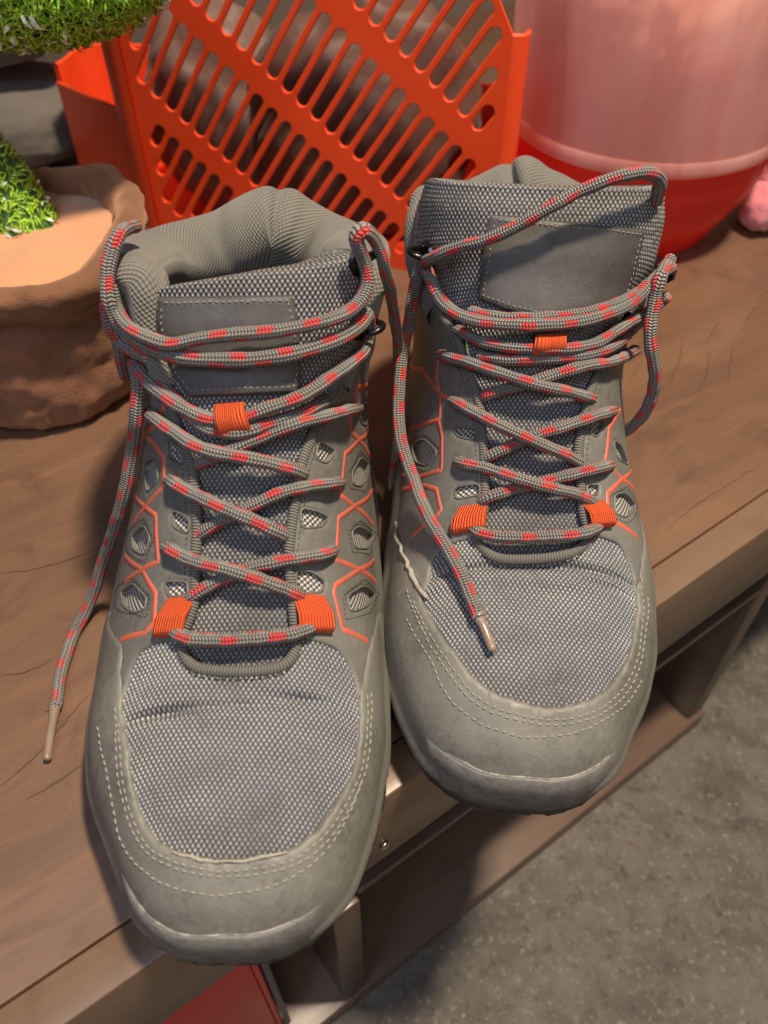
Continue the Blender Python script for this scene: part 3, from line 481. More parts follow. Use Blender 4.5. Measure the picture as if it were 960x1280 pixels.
def patch(b, name, outer, holes, off, thick, mat, parent, gap=.0016, edge=.0008, step=.0009, wob=.0):
    """leather piece: outline and holes in (t,th), cut with real thickness and rounded edges"""
    loops = [dens(to_plane(b, outer), step)]+[dens(to_plane(b, smooth_closed(h, 4)), step*.7) for h in holes]
    bd = np.vstack(loops)
    if wob:
        ph = rng.random(2)*6; bd = bd+wob*np.stack([np.sin(bd[:, 1]*900+ph[0]), np.sin(bd[:, 0]*800+ph[1])], 1)
        k = 0; nl = []
        for l in loops: nl.append(bd[k:k+len(l)]); k += len(l)
        loops = nl
    lo, hi = loops[0].min(0), loops[0].max(0)
    gx, gy = np.meshgrid(np.arange(lo[0], hi[0], gap), np.arange(lo[1], hi[1], gap)); G = np.stack([gx.ravel(), gy.ravel()], 1)
    G[:, 0] += (np.round(G[:, 1]/gap) % 2)*gap*.5
    def okpts(Q, dmin):
        m = inside(Q, loops[0])
        for h in loops[1:]: m &= ~inside(Q, h)
        Q = Q[m]
        d = np.full(len(Q), 9.)
        for k in range(0, len(bd), 200): d = np.minimum(d, np.min(np.linalg.norm(Q[:, None]-bd[None, k:k+200], axis=2), 1))
        return Q[d > dmin], d[d > dmin]
    ins = []
    for l in loops:
        tn = np.roll(l, -1, 0)-np.roll(l, 1, 0); tn /= np.linalg.norm(tn, axis=1, keepdims=True)+1e-12; nn_ = np.stack([-tn[:, 1], tn[:, 0]], 1)
        for sgn in (1, -1): ins.append(l+sgn*nn_*edge)
    I, dI = okpts(np.vstack(ins), edge*.85); Gk, dG = okpts(G, edge*1.9)
    pts = np.vstack([bd, I, Gk]); d = np.r_[np.zeros(len(bd)), dI, dG]
    edges = []; k = 0; faces0 = []
    for l in loops:
        n = len(l); edges += [(k+i, k+(i+1) % n) for i in range(n)]; k += n
    r = geometry.delaunay_2d_cdt([Vector(p) for p in pts], edges, [], 0, 1e-7)
    V2 = np.array([tuple(v) for v in r[0]]); orig = r[3]
    dd = np.array([d[o[0]] if len(o) else 0. for o in orig]); F = np.array([tuple(f) for f in r[2] if len(f) == 3])
    cen = V2[F].mean(1); m = inside(cen, loops[0])
    for h in loops[1:]: m &= ~inside(cen, h)
    F = F[m]
    t = INV(V2[:, 1]); th = V2[:, 0]/.125
    h = thick*np.where(dd <= 0, .55, np.sqrt(np.clip(1-(1-np.clip(dd/(edge*1.6), 0, 1))**2, 0, 1))*.45+.55)
    top = SL(b, t, th, off+h)
    # walls
    cnt = {}
    for f in F:
        for a, c in ((f[0], f[1]), (f[1], f[2]), (f[2], f[0])): cnt[(a, c)] = 1
    be = [(a, c) for (a, c) in cnt if (c, a) not in cnt]
    bv = sorted({a for e in be for a in e}); mp = {a: len(top)+i for i, a in enumerate(bv)}
    low = SL(b, t[bv], th[bv], off-.0006)
    W = [(c, a, mp[a], mp[c]) for a, c in be]
    Vv = np.vstack([top, low])
    # orientation so normals face outwards
    o = mesh(name, Vv, [tuple(f) for f in F]+W, mat, parent)
    import bmesh
    f0 = o.data.polygons[len(F)//2]; n0 = NRM(b, t[F[len(F)//2][0]], th[F[len(F)//2][0]])
    if f0.normal.dot(Vector(n0)) < 0: o.data.flip_normals()
    o.data.set_sharp_from_angle(angle=R(55))
    return o
def ribbon(b, name, path, width, off, thick, mat, parent):
    P = np.asarray(path, float); Q = to_plane(b, P)
    q = dens(Q, .0012, closed=False); tn = np.gradient(q, axis=0); tn /= np.linalg.norm(tn, axis=1, keepdims=True)+1e-12
    n = np.stack([-tn[:, 1], tn[:, 0]], 1); rows = []
    for s, o_ in ((-1, -.0002), (-.8, thick), (.8, thick), (1, -.0002)):
        e = q+n*s*width/2; rows.append(SL(b, INV(e[:, 1]), e[:, 0]/.125, off+o_))
    return grid_mesh(name, np.stack(rows, 1), mat, parent)
def stitches(b, name, paths, off, mat, parent, pitch=.0030, ln=.0021, r=.00032):
    V, F = [], []
    for path in paths:
        P = SL(b, *np.asarray(crom(path, len(path)*8)).T[:2], off); s = np.r_[0, np.cumsum(np.linalg.norm(np.diff(P, axis=0), axis=1))]
        N = NRM(b, *np.asarray(crom(path, len(path)*8)).T[:2])
        k = .001
        while k+ln < s[-1]:
            pr = [np.array([np.interp(k+ln*f, s, P[:, j]) for j in range(3)]) for f in (0, .5, 1)]
            nn_ = np.array([np.interp(k+ln*.5, s, N[:, j]) for j in range(3)]); tt = pr[2]-pr[0]; tt /= np.linalg.norm(tt)+1e-9; bb = np.cross(nn_, tt)
            jit = (rng.random()-.5)*.00035
            base = len(V)
            for p, up, rad in ((pr[0], -.00035, .7), (pr[0]*.75+pr[2]*.25, .00015, 1), (pr[0]*.25+pr[2]*.75, .00015, 1), (pr[2], -.00035, .7)):
                for a in range(5): V.append(p+nn_*(up+r*rad*math.sin(a*TAU/5))+bb*(jit+r*rad*math.cos(a*TAU/5)))
            for i in range(3):
                for a in range(5): F.append((base+i*5+a, base+i*5+(a+1) % 5, base+(i+1)*5+(a+1) % 5, base+(i+1)*5+a))
            k += pitch*(.94+.12*rng.random())
    o = mesh(name, V, F, mat, parent); o['kind'] = 'stuff'; return o
def woven(b, name, ts, ths, off, amp, cu, cv, mat, parent, mask=None, shape=None):
    """dense grid with real knots; cu, cv = knot size across / along"""
    Tg, Hg = np.meshgrid(ts, ths, indexing='ij'); Bp = SL(b, Tg, Hg, 0.)
    du = np.linalg.norm(np.diff(Bp, axis=1), axis=2); U = np.concatenate([np.zeros((len(ts), 1)), np.cumsum(du, 1)], 1)
    mid = np.argmin(np.abs(ths)); U -= U[:, mid:mid+1]; V_ = ARC(Tg)+.002*np.sin(U*40)
    u = U/cu; v = V_/cv
    u = u+.10*np.sin(v*.37+np.sin(u*.21))+.12*np.sin(u*.11+v*.13); v = v+.12*np.sin(u*.29+1)+.10*np.sin(u*.13-v*.17)
    k = np.sin(u*np.pi)*np.sin(v*np.pi); rnd_ = RTAB[((np.floor(u).astype(int) % 211)*31+(np.floor(v).astype(int) % 197)*17) % 4001]
    k = k*(.55+.6*rnd_); hgt = np.where(k > 0, np.abs(k)**.6, -.35*np.abs(k))
    lump = .15*np.sin(u*3.3+1)*np.sin(v*2.7)
    o_ = off if np.isscalar(off) else off
    h = o_+amp*(hgt+lump)
    P = SL(b, Tg, Hg, h)
    if shape is not None: P = shape(P, Tg, Hg)
    return grid_mesh(name, P, mat, parent, mask=mask, uv=np.stack([u, v], -1))
def metric_uv(G):
    du = np.linalg.norm(np.diff(G, axis=0), axis=2).mean(1); dv = np.linalg.norm(np.diff(G, axis=1), axis=2).mean(0)
    u = np.r_[0, np.cumsum(du)]; v = np.r_[0, np.cumsum(dv)]; return np.stack(np.broadcast_arrays(u[:, None], v[None]), -1)
def interp_th(path, t):
    P = np.array(sorted(path)); return np.interp(t, P[:, 0], P[:, 1])

def make_boot(b, label):
    B = BOOTS[b]; root = empty('hiking_boot', B['pos'], R(B['yaw']), label, 'boot', 'pair of grey hiking boots')
    U_ = UV[b]; L_ = PT[b]
    thl = U_['throat_l']; thr = U_['throat_r']
    tu = np.array(U_['throat_u'])
    # ---- base cloth under the leather, open over the tongue
    ts = np.linspace(0, 12.3, 200); hs = np.linspace(-1, 1, 261); Tg, Hg = np.meshgrid(ts, hs, indexing='ij')
    P = SL(b, Tg, Hg, 0.)
    el = interp_th(thl, Tg); er = interp_th(thr, Tg); t0 = tu[:, 0].max()-.02
    mask = ~((Tg > t0-.45) & (Hg > el-.01) & (Hg < er+.01)) & ~((Tg > 2.6) & (Tg < t0) & (np.abs(Hg) < .33))
    du = np.linalg.norm(np.diff(P, axis=1), axis=2); Uq = np.concatenate([np.zeros((len(ts), 1)), np.cumsum(du, 1)], 1); Uq -= Uq[:, 130:131]
    grid_mesh('upper_cloth', P, m_mesh, root, mask=mask, uv=np.stack([Uq/.0013, ARC(Tg)/.0011], -1))
    # ---- vamp of knotted nylon
    ve = np.array(U_['vamp_edge']); tmax = ve[:, 0].max()
    ts = np.arange(INVT(max(ve[:, 0].min()-.35, 1.5)), INVT(tmax+.15), .00036); ts = INV(ts); hs = np.linspace(ve[:, 1].min()-.05, ve[:, 1].max()+.05, 300)
    Tg, Hg = np.meshgrid(ts, hs, indexing='ij')
    uo = np.interp(Hg, tu[:, 1], tu[:, 0], left=99, right=99)      # throat U line
    mask = ~(Tg > uo-.02)
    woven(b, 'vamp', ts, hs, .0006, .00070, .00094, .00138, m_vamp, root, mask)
    # ---- tongue
    ta, tb = t0-.75, 13.15
    n1 = int((ARC(tb)-ARC(ta))/.00036); ts = INV(np.linspace(ARC(ta), ARC(tb), n1)); sN = np.linspace(-1, 1, 261)
    tl_, tr_, sl_ = TONGUE[b]
    w_t = np.array([[4, .20], [7, .24], [9, .30], [10, .39], [11.3, .46], [12.3, .47], [12.8, .45], [13.02, .41], [13.15, .34]])
    Tg, Sg = np.meshgrid(ts, sN, indexing='ij')
    def hmap(Tx, Sx):
        k_ = np.clip((Tx-9)/2, 0, 1); k_ = np.where(Sx < 0, 1+(tl_-1)*k_, 1+(tr_-1)*k_); return Sx*np.interp(Tx, w_t[:, 0], w_t[:, 1])*k_
    Hg = hmap(Tg, Sg)
    def tmap(Tx, Sx): return np.where(Tx > 9, 9+(Tx-9)*(1+sl_[0]+sl_[1]*Sx), Tx)
    Traw = Tg; Tg = tmap(Tg, Sg)
    fo = np.interp(Tg, [4, 7, 9, 10, 11.5, 13.2], [-.0024, -.0016, -.0010, -.0002, .0010, .0010])
    fo = fo-.006*np.clip((np.abs(Sg)-.86)/.14, 0, 1)**2-.012*np.clip((Traw-12.85)/.3, 0, 1)**2 - .0012*(Tg > 10)*np.sin(Tg*2.2+1)*Sg**2
    Bp = SL(b, Tg, Hg, 0.); du = np.linalg.norm(np.diff(Bp, axis=1), axis=2); Uq = np.concatenate([np.zeros((len(ts), 1)), np.cumsum(du, 1)], 1); Uq -= Uq[:, 130:131]
    u, v = Uq/.00098, ARC(Tg)/.00145; k = np.sin(u*np.pi)*np.sin(v*np.pi)
    Pt = SL(b, Tg, Hg, fo+.0008*np.where(k > 0, np.abs(k)**.6, -.35*np.abs(k)))
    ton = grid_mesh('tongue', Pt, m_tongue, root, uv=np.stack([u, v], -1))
    # back of the tongue: padded lining
    tb2 = np.linspace(9.5, tb, 40); sB = np.linspace(-1, 1, 41); Tq, Sq = np.meshgrid(tb2, sB, indexing='ij'); Hq = hmap(Tq, Sq)
    topcurl = np.clip((Tq-12.85)/.3, 0, 1)
    dep = -.0095*np.sqrt(np.clip(1-np.abs(Sq)**4, 0, 1))-.0035
    dep = dep*(1-topcurl**3)+(-.0125)*topcurl**3
    GL = SL(b, tmap(Tq, Sq), Hq, dep); grid_mesh('tongue_lining', GL, m_lining, ton, uv=metric_uv(GL))
    # ---- toe guard
    gl, gr = U_['guard_l'], U_['guard_r']; lo = .845
    inner = [tuple(p) for p in crom(U_['vamp_edge'], 90)]
    # part of the vamp edge between the two guard corners
    tl, tr = gl[0][0], gr[0][0]
    seg = [p for p in inner if p[0] < (tl if p[1] < 0 else tr)]
    outer = seg+[tuple(p) for p in crom(gr, 12)[1:]]
    tR, tL = gr[-1][0], gl[-1][0]
    outer += [(tR, .80)] if gr[-1][1] < .78 else []
    outer += [(t, lo) for t in np.linspace(tR-.3, .15, 24)]+[(t, -lo) for t in np.linspace(.15, tL-.3, 24)]
    outer += [(tL, -.80)] if gl[-1][1] > -.78 else []
    outer += [tuple(p) for p in crom(gl, 12)[::-1][:-1]]
    # remove repeated points
    def clean(o): return [p for i, p in enumerate(o) if np.hypot(p[0]-o[i-1][0], (p[1]-o[i-1][1])*8) > .012]
    outer = clean(outer)
    patch(b, 'toe_guard', outer, [], .0004, .0024, m_guard, root, gap=.0022, edge=.0009, wob=.00022)
    stitches(b, 'stitching', [U_['stitch_in'], U_['stitch_in2'], U_['stitch_out']], .0029, m_thread, root)
    # ---- raw frayed cut edge along the guard
    cut = np.array(crom(gl, 16)) if b == 'R' else np.array(crom(U_['vamp_edge'][9:14], 14))
    Pc = SL(b, cut[:, 0], cut[:, 1], .0030); Pc = Pc+rng.normal(size=Pc.shape)*(.0004 if b == 'R' else .0002)
    tube('frayed_edge', Pc, [.0009, .0011, .0007, .0010, .0005] if b == 'R' else [.0003, .0007, .0004, .0007, .0003], m_raw, root, seg=7, step=.0008)
    # ---- side panels
    holes = [U_[k] for k in sorted(U_) if k.startswith('hole')]
    for s, th_, g in ((-1, thl, gl), (1, thr, gr)):
        edge = [tuple(p) for p in crom(th_, 60)]                       # from the toe end upwards
        top_t, top_h = edge[-1]
        vside = [p for p in inner if (p[1] < 0) == (s < 0) and p[0] > (g[0][0]-.25)]
        if s < 0: vside = vside[::-1]                                # from the guard corner up to the throat
        out = vside+edge[1:]
        h_up = .50*s
        out += [(top_t+(12.05-top_t)*f, top_h+(h_up-top_h)*f**.6) for f in (.3, .6, .85, 1)]
        out += [(12.05+.05*math.sin(x*3), s*x) for x in np.linspace(.54, .985, 10)]
        out += [(t, s*.985) for t in (11.8, 11, 10.3)]+[(t, s*x) for t, x in ((9.8, .93), (9.2, .86), (8, .85), (7, .85), (6, .85), (5, .85))]
        out += [(g[-1][0]-.25, s*.83)]
        out += [tuple(p) for p in (crom(g, 10)-np.array([.12, 0]))[::-1][1:-1]]
        out = clean(out)
        hh = [[tuple(np.mean(h, 0)+(np.array(p_)-np.mean(h, 0))*1.16) for p_ in h] for h in holes if (np.mean([p[1] for p in h]) < 0) == (s < 0)]
        pn = patch(b, 'side_panel', out, hh, .0002, .0019, m_panel, root, gap=.0021, edge=.0007)
        lines = [U_[k] for k in sorted(U_) if k.startswith('line') and (np.mean([p[1] for p in U_[k]]) < 0) == (s < 0)]
        for l in lines: ribbon(b, 'printed_line', l, .0022, .0021, .00018, m_print, pn)
        ds = [U_[k] for k in sorted(U_) if k.startswith('dst') and (np.mean([p[1] for p in U_[k]]) < 0) == (s < 0)]
        if ds: stitches(b, 'stitching', [dens(np.array(d_)[:, :2]*[.1, 1], .01, False)*[10, 1] for d_ in ds], .0021, m_dthread, pn, pitch=.0019, ln=.0012, r=.0002)
        off = np.array(crom(th_, 30)); off = off+np.array([0, s*.028]); stitches(b, 'stitching', [off], .0021, m_dthread, pn, pitch=.0022, ln=.0014, r=.0002)
        for h in hh:                                                   # raised rim where the cut-out edge is welded
            c = smooth_closed(h, 4); c = np.vstack([c, c[:1]])
            tube('cutout_rim', SL(b, c[:, 0], c[:, 1], .0019), .00045, m_panel, pn, seg=7, step=.0008, caps=False)
    # stitching along the vamp opening
    stitches(b, 'stitching', [[(t-.14*(1 if abs(h) < .2 else 0), h) for t, h in tu]], .0012, m_dthread, root, pitch=.0026, ln=.0017, r=.0003)
    # ---- piping round the throat
    pp = [tuple(p) for p in thl[::-1][:-1]]+[tuple(p) for p in tu]+[tuple(p) for p in thr[1:]]
    pp = np.array([p for i, p in enumerate(pp) if i == 0 or np.hypot(p[0]-pp[i-1][0], (p[1]-pp[i-1][1])*8) > .05])
    D, _ = resample(SL(b, pp[:, 0], pp[:, 1], .0010), .0012)
    tube('throat_piping', D[::4], .0021, m_piping, root, seg=12)
    # ---- collar: padded roll and the lining falling inside
    cl, cr_ = COLLAR[b]
    path = [(9.6, -cl[0]), (10.8, -cl[1]), (11.8, -cl[2]), (12.3, -cl[3]), (12.35, -.62), (12.40, -.78), (12.75, -.92), (13.1, -1), (12.8, -1.08), (12.4, -1.22), (12.3, -1.38), (12.25, -2+cr_[3]), (11.8, -2+cr_[2]), (10.8, -2+cr_[1]), (9.6, -2+cr_[0])]
    D = crom(path, 260)
    def wrap(h): return np.where(h < -1, h+2, h)
    C0 = SL(b, D[:, 0], wrap(D[:, 1]), 0.)
    k3 = np.ones(13)/13
    sm = lambda A: np.stack([np.convolve(np.pad(A[:, j], 6, mode='edge'), k3, 'valid') for j in range(A.shape[1])], 1)
    C0 = sm(C0); Nn = sm(NRM(b, D[:, 0], wrap(D[:, 1]))); Tn = sm(np.gradient(C0, axis=0)); Tn /= np.linalg.norm(Tn, axis=1, keepdims=True)
    Sd = np.cross(Tn, Nn); Sd /= np.linalg.norm(Sd, axis=1, keepdims=True)
    i0 = len(D)//2
    if Sd[i0][2] < 0: Sd = -Sd
    prof = np.array([(-16, .2), (-11, 2.2), (-5, 4.4), (0, 4.6), (4.5, 2.2), (6.5, -2), (6.0, -7), (3.5, -11.5), (-1, -15), (-8, -16.5), (-18, -15.5), (-32, -13), (-50, -12)])*.001
    prof = crom(prof, 64)
    back_ = np.clip((np.abs(np.linspace(-1, 1, len(D))) < .45)*1., 0, 1); back_ = np.convolve(np.pad(back_, 30, mode='edge'), np.ones(61)/61, 'valid')
    s_ = np.linspace(0, 1, len(D))
    # fold lines pressed into the padding
    fold = np.zeros(len(D))
    for c, w_, a_ in ((FOLD[b][0], .012, .0085), (FOLD[b][0]+.035, .016, -.003), (FOLD[b][1], .02, .0035), (.30, .02, .0025), (.68, .02, .0025)): fold += a_*np.exp(-((s_-c)/w_)**2)
    pn_ = prof[None, :, 1:2]*np.where(prof[None, :, 1:2] < 0, 1+.75*back_[:, None, None], 1.)
    ps_ = prof[None, :, 0:1]*np.where(prof[None, :, 0:1] < -.001, np.where(prof[None, :, 1:2] < 0, .3+.7*back_[:, None, None], .55+.45*back_[:, None, None]), 1.)
    G = C0[:, None]+Sd[:, None]*ps_+Nn[:, None]*pn_
    wgt = np.clip((np.arange(64)-8)/12, 0, 1)*np.clip((64-np.arange(64))/20, 0, 1)
    cen = C0.mean(0)
    inw = (G-np.array([cen[0], cen[1], 0])*[1, 1, 0]); 
    G = G-(Sd[:, None]*.6-Nn[:, None]*.5)*(fold[:, None]*wgt[None])[..., None]
    G = G+Nn[:, None]*(.0006*np.sin(s_*60)[:, None]*wgt[None])[..., None]
    grid_mesh('collar', G, m_lining, root, uv=metric_uv(G))
    # footbed and lower lining close the inside
    ts = np.linspace(7.2, 12.2, 40); hs = np.linspace(.30, 1.70, 60); Tg, Hg = np.meshgrid(ts, hs, indexing='ij')
    GI = SL(b, Tg, np.where(Hg > 1, Hg-2, Hg), -.0035)
    grid_mesh('inner_lining', GI, m_lining, root, uv=metric_uv(GI))
    # ---- label on the tongue
    lb = np.array(U_['label'])
    patch(b, 'tongue_label', clean(list(map(tuple, dens(lb*[.1, 1], .02)*[10, 1]))), [], .0012, .0016, m_label, ton, gap=.002, edge=.0007)
    c = lb.mean(0); ins_ = c+(lb-c)*[.90, .92]; ins_ = np.vstack([ins_, ins_[:1]])
    stitches(b, 'stitching', [dens(ins_*[.1, 1], .01, False)*[10, 1]], .0029, m_thread, ton, pitch=.0023, ln=.0014, r=.00022)
    # ---- webbing loops
    for k in range(3):
        q = np.array(U_['web%d' % k]); A, Bq = q[0], q[1]; Cq, Dq = q[3], q[4]       # 2 top corners, 2 bottom corners
        n, m = 26, 12; rows = []; 
        uu_ = np.linspace(0, 1, n); ww = np.linspace(0, 1, m)
        base = .0018 if k < 2 else .0035; hi = .0068 if k < 2 else .0098
        for a in uu_:
            l_ = A+(Dq-A)*a; r_ = Bq+(Cq-Bq)*a; e_ = l_[None]+(r_-l_)[None]*ww[:, None]
            h_ = base+(hi-base)*(np.sin(np.pi*min(1, a*1.02))**.6 if k == 2 else np.clip(a*1.9, 0, 1)**1.2*(1 if a < .86 else 1-((a-.86)/.14)**2*.55))
            rows.append(SL(b, e_[:, 0], e_[:, 1], h_))
        Gt = np.array(rows); nrm = NRM(b, np.full(1, q[:, 0].mean()), np.full(1, q[:, 1].mean()))[0]
        Gb = Gt-nrm*.0011
        ring = np.concatenate([Gt, Gb[:, ::-1]], 1); uvs = np.zeros(ring.shape[:2]+(2,)); wv = np.r_[ww, ww[::-1]]; uvs[..., 0] = wv[None]; uvs[..., 1] = uu_[:, None]
        wo = grid_mesh('lace_loop', ring, m_web, root, uv=uvs, close=True)
    # ---- lace hooks
    for (t, h) in (U_['hook'][:2] if b == 'L' else [U_['hook'][0], U_['hook'][3]]):
        p = SL(b, t, h, .0022); n = NRM(b, t, h); a = np.cross(n, [0, 0, 1.]); a /= np.linalg.norm(a); c = np.cross(a, n)
        pts = [p+a*.005*x+c*.0045*y+n*z for x, y, z in ((-1, 0, 0), (-.9, .3, .004), (-.4, .6, .0075), (.4, .6, .0075), (.9, .3, .004), (1, 0, 0))]
        hk = tube('lace_hook', np.array(pts), .0013, m_hook, root, seg=10)
        import bmesh
        bm = bmesh.new(); bmesh.ops.create_cone(bm, cap_ends=True, segments=20, radius1=.0058, radius2=.0050, depth=.0014)
        rot = Vector(n).to_track_quat('Z', 'Y').to_matrix().to_4x4(); bmesh.ops.transform(bm, matrix=Matrix.Translation(Vector(p))@rot, verts=bm.verts)
        me = bpy.data.meshes.new('hook_base'); bm.to_mesh(me); bm.free(); me.materials.append(m_hook); link(bpy.data.objects.new('hook_base', me), hk)
    # ---- laces
    for i, (n_, pts) in enumerate((k, v) for k, v in L_.items() if k.startswith('lace_')):
        P = np.array(pts, float); P, _w = resample(P, .004); wob_ = np.cumsum(rng.normal(size=P.shape), 0)*.00012; P = P+(wob_-np.linspace(0, 1, len(P))[:, None]*wob_[-1])*np.array([1, 1, .4])
        tube('lace', P, .00285*(1+.07*np.sin(np.arange(40)*1.7+i*2)) if n_ not in ('lace_free',) else .0028, m_lace, root, seg=18, step=.0010, phase=.0037*i, flat=.86)
    ag = np.array(L_['aglet']); tube('lace_tip', ag, [.0026, .0018, .0017, .0017], m_aglet, root, seg=14, step=.001)
    # ---- fraying threads at the lace tip and the vamp edges
    fr = []
    a0 = ag[0]
    for i in range(9):
        d_ = rng.normal(size=3)*.0022; fr.append(tube('f', np.array([a0, a0+d_*.6+[0, 0, .0008], a0+d_*1.5+[0, 0, .0012]]), .00014, m_thread, root, seg=4, step=.0006))
    for i in range(7):
        p = inner[rng.integers(5, len(inner)-5)]; q0 = SL(b, p[0], p[1], .0028); n = NRM(b, p[0], p[1]); d_ = rng.normal(size=3)*.0008
        fr.append(tube('f', np.array([q0, q0+d_+n*.0006, q0+d_*1.9+n*.0004]), .00008, m_thread, root, seg=4, step=.0005))
    f_ = merge(fr, 'loose_thread'); f_['kind'] = 'stuff'
    # ---- sole
    ts = np.r_[np.linspace(.0, 10.0, 110)]
    def ring(off, zf):
        pts = []
        for s, tt in ((1, ts), (-1, ts[::-1])):
            q = SL(b, tt, np.full(len(tt), s*.84), 0.); pts.append(q)
        # outline: take x,y of the feather edge; right side toe->heel, left side heel->toe
        Rr, Ll = pts; heel = []
        hx0, hy0 = Rr[-1][0], Rr[-1][1]; hx1 = Ll[0][0]
        for a in np.linspace(0, np.pi, 22)[1:-1]:
            heel.append([(hx0+hx1)/2+(hx0-hx1)/2*math.cos(a), hy0+(.004-hy0+.004)*math.sin(a), 0])
        O = np.vstack([Rr, np.array(heel), Ll])[:, :2]
        D_, _ = resample(np.vstack([O[3:-3], O[3:4]]), .0028); O = D_[:-1]
        for _i in range(2): O = (np.roll(O, 1, 0)+2*O+np.roll(O, -1, 0))/4
        tn = np.roll(O, -1, 0)-np.roll(O, 1, 0); tn /= np.linalg.norm(tn, axis=1, keepdims=True); nn_ = np.stack([tn[:, 1], -tn[:, 0]], 1)
        if np.sum((O-O.mean(0))*nn_) < 0: nn_ = -nn_
        s_y = -O[:, 1]; toe = np.clip((s_y-.225)/.08, 0, 1); toe = toe*toe*(3-2*toe)
        o2 = O+nn_*(off+(.0025 if off > 0 else 0)*(1-toe[:, None]*.75)+toe[:, None]*.0002)
        return np.column_stack([o2, zf(s_y, toe)]), nn_
    spring = lambda s: np.clip((s-.215)/.10, 0, 1)**1.8*.0115
    heelc = lambda s: np.clip((.03-s)/.03, 0, 1)**2*.004
    th_mid = lambda s: np.interp(s, [0, .1, .2, .28, .31], [.029, .026, .022, .0215, .0235])
    prof_s = [(-.012, lambda s, k: th_mid(s)+.004), (-.003, lambda s, k: th_mid(s)+.005+k*.006), (.0002, lambda s, k: th_mid(s)+.0058+k*.0115), (.0016, lambda s, k: th_mid(s)+.0052+k*.0115), (.0030, lambda s, k: th_mid(s)+.002+k*.008), (.0040, lambda s, k: th_mid(s)-.004+k*.002), (.0034, lambda s, k: .011+spring(s)), (.0026, lambda s, k: .0085+spring(s)), (-.01, lambda s, k: .0085+spring(s))]
    rows = [ring(o_, z_)[0] for o_, z_ in prof_s]
    G = np.array(rows)
    G[:, :, :2] += (.00045*np.sin(np.arange(G.shape[1])*1.9)*(np.arange(len(rows)) == 5)[:, None])[..., None]
    so = grid_mesh('sole', G, m_sole, root, close=True)
    Gw = G[2]; m_ = [i for i in range(len(Gw)) if -Gw[i][1] > .262]
    k0 = int(np.argmin(Gw[:, 1])); n_G = len(Gw)
    a_i = [(k0+j) % n_G for j in range(-26, 27)]; Pw = Gw[a_i]+rng.normal(size=(53, 3))*.00010
    tube('worn_edge', Pw[2:-2], [.0001, .0003, .0005, .0003, .0005, .0003, .0001], m_worn, so, seg=7, step=.0012)
    r0, nn_ = ring(.0018, lambda s, k: .0086+spring(s)); r1, _ = ring(.0024, lambda s, k: .0035+spring(s)); c_ = r1.mean(0)
    out_rows = [ring(-.02, lambda s, k: .0086+spring(s))[0], r0, r1, ring(-.02, lambda s, k: .0035+spring(s))[0]]
    Gc = ring(-.02, lambda s, k: .0035+spring(s))[0]; mid = Gc.copy(); mid[:, 0] = Gc[:, 0]*.0+np.mean(Gc[:, 0])
    grid_mesh('outsole', np.array(out_rows+[mid]), m_outsole, so, close=True)
    # lugs round the rim and two rows below
    N_ = len(r1); per = 4; lug_me = None
    for i in range(0, N_-2, per+1):
        a, c2 = r1[i], r1[(i+per-1) % N_]; nA = nn_[(i+per//2) % N_]; mid_ = (a+c2)/2
        ln_ = np.linalg.norm((c2-a)[:2]); ang = math.atan2(c2[1]-a[1], c2[0]-a[0])
        if lug_me is None:
            tmp = box('lug', (0, 0, 0), (.0095, .011, .0105), m_outsole, None, .0012); lug_me = tmp.data; bpy.data.objects.remove(tmp)
        o = bpy.data.objects.new('lug', lug_me); link(o, so); cpt = mid_[:2]-nA*(.0022+.0035*np.clip((-mid_[1]-.26)/.03, 0, 1))
        o.location = (cpt[0], cpt[1], mid_[2]+.0028); o.rotation_euler = (0, 0, ang)
        if mid_[2] > .006: o.location.z = mid_[2]+.0018
    return root
def INVT(t): return ARC(t)
TONGUE = {'L': (.43, .74, (-.165, .105)), 'R': (1.0, 1.0, (0., 0.))}
COLLAR = {'L': ((.225, .215, .215, .27), (.31, .34, .37, .43)), 'R': ((.37, .455, .50, .56), (.37, .455, .50, .56))}
FOLD = {'L': (.515, .40), 'R': (.47, .56)}
make_boot('L', 'grey hiking boot nearest the camera, one lace end resting on the wood')
make_boot('R', 'grey hiking boot on the right, a lace strap slung diagonally across its tongue patch')

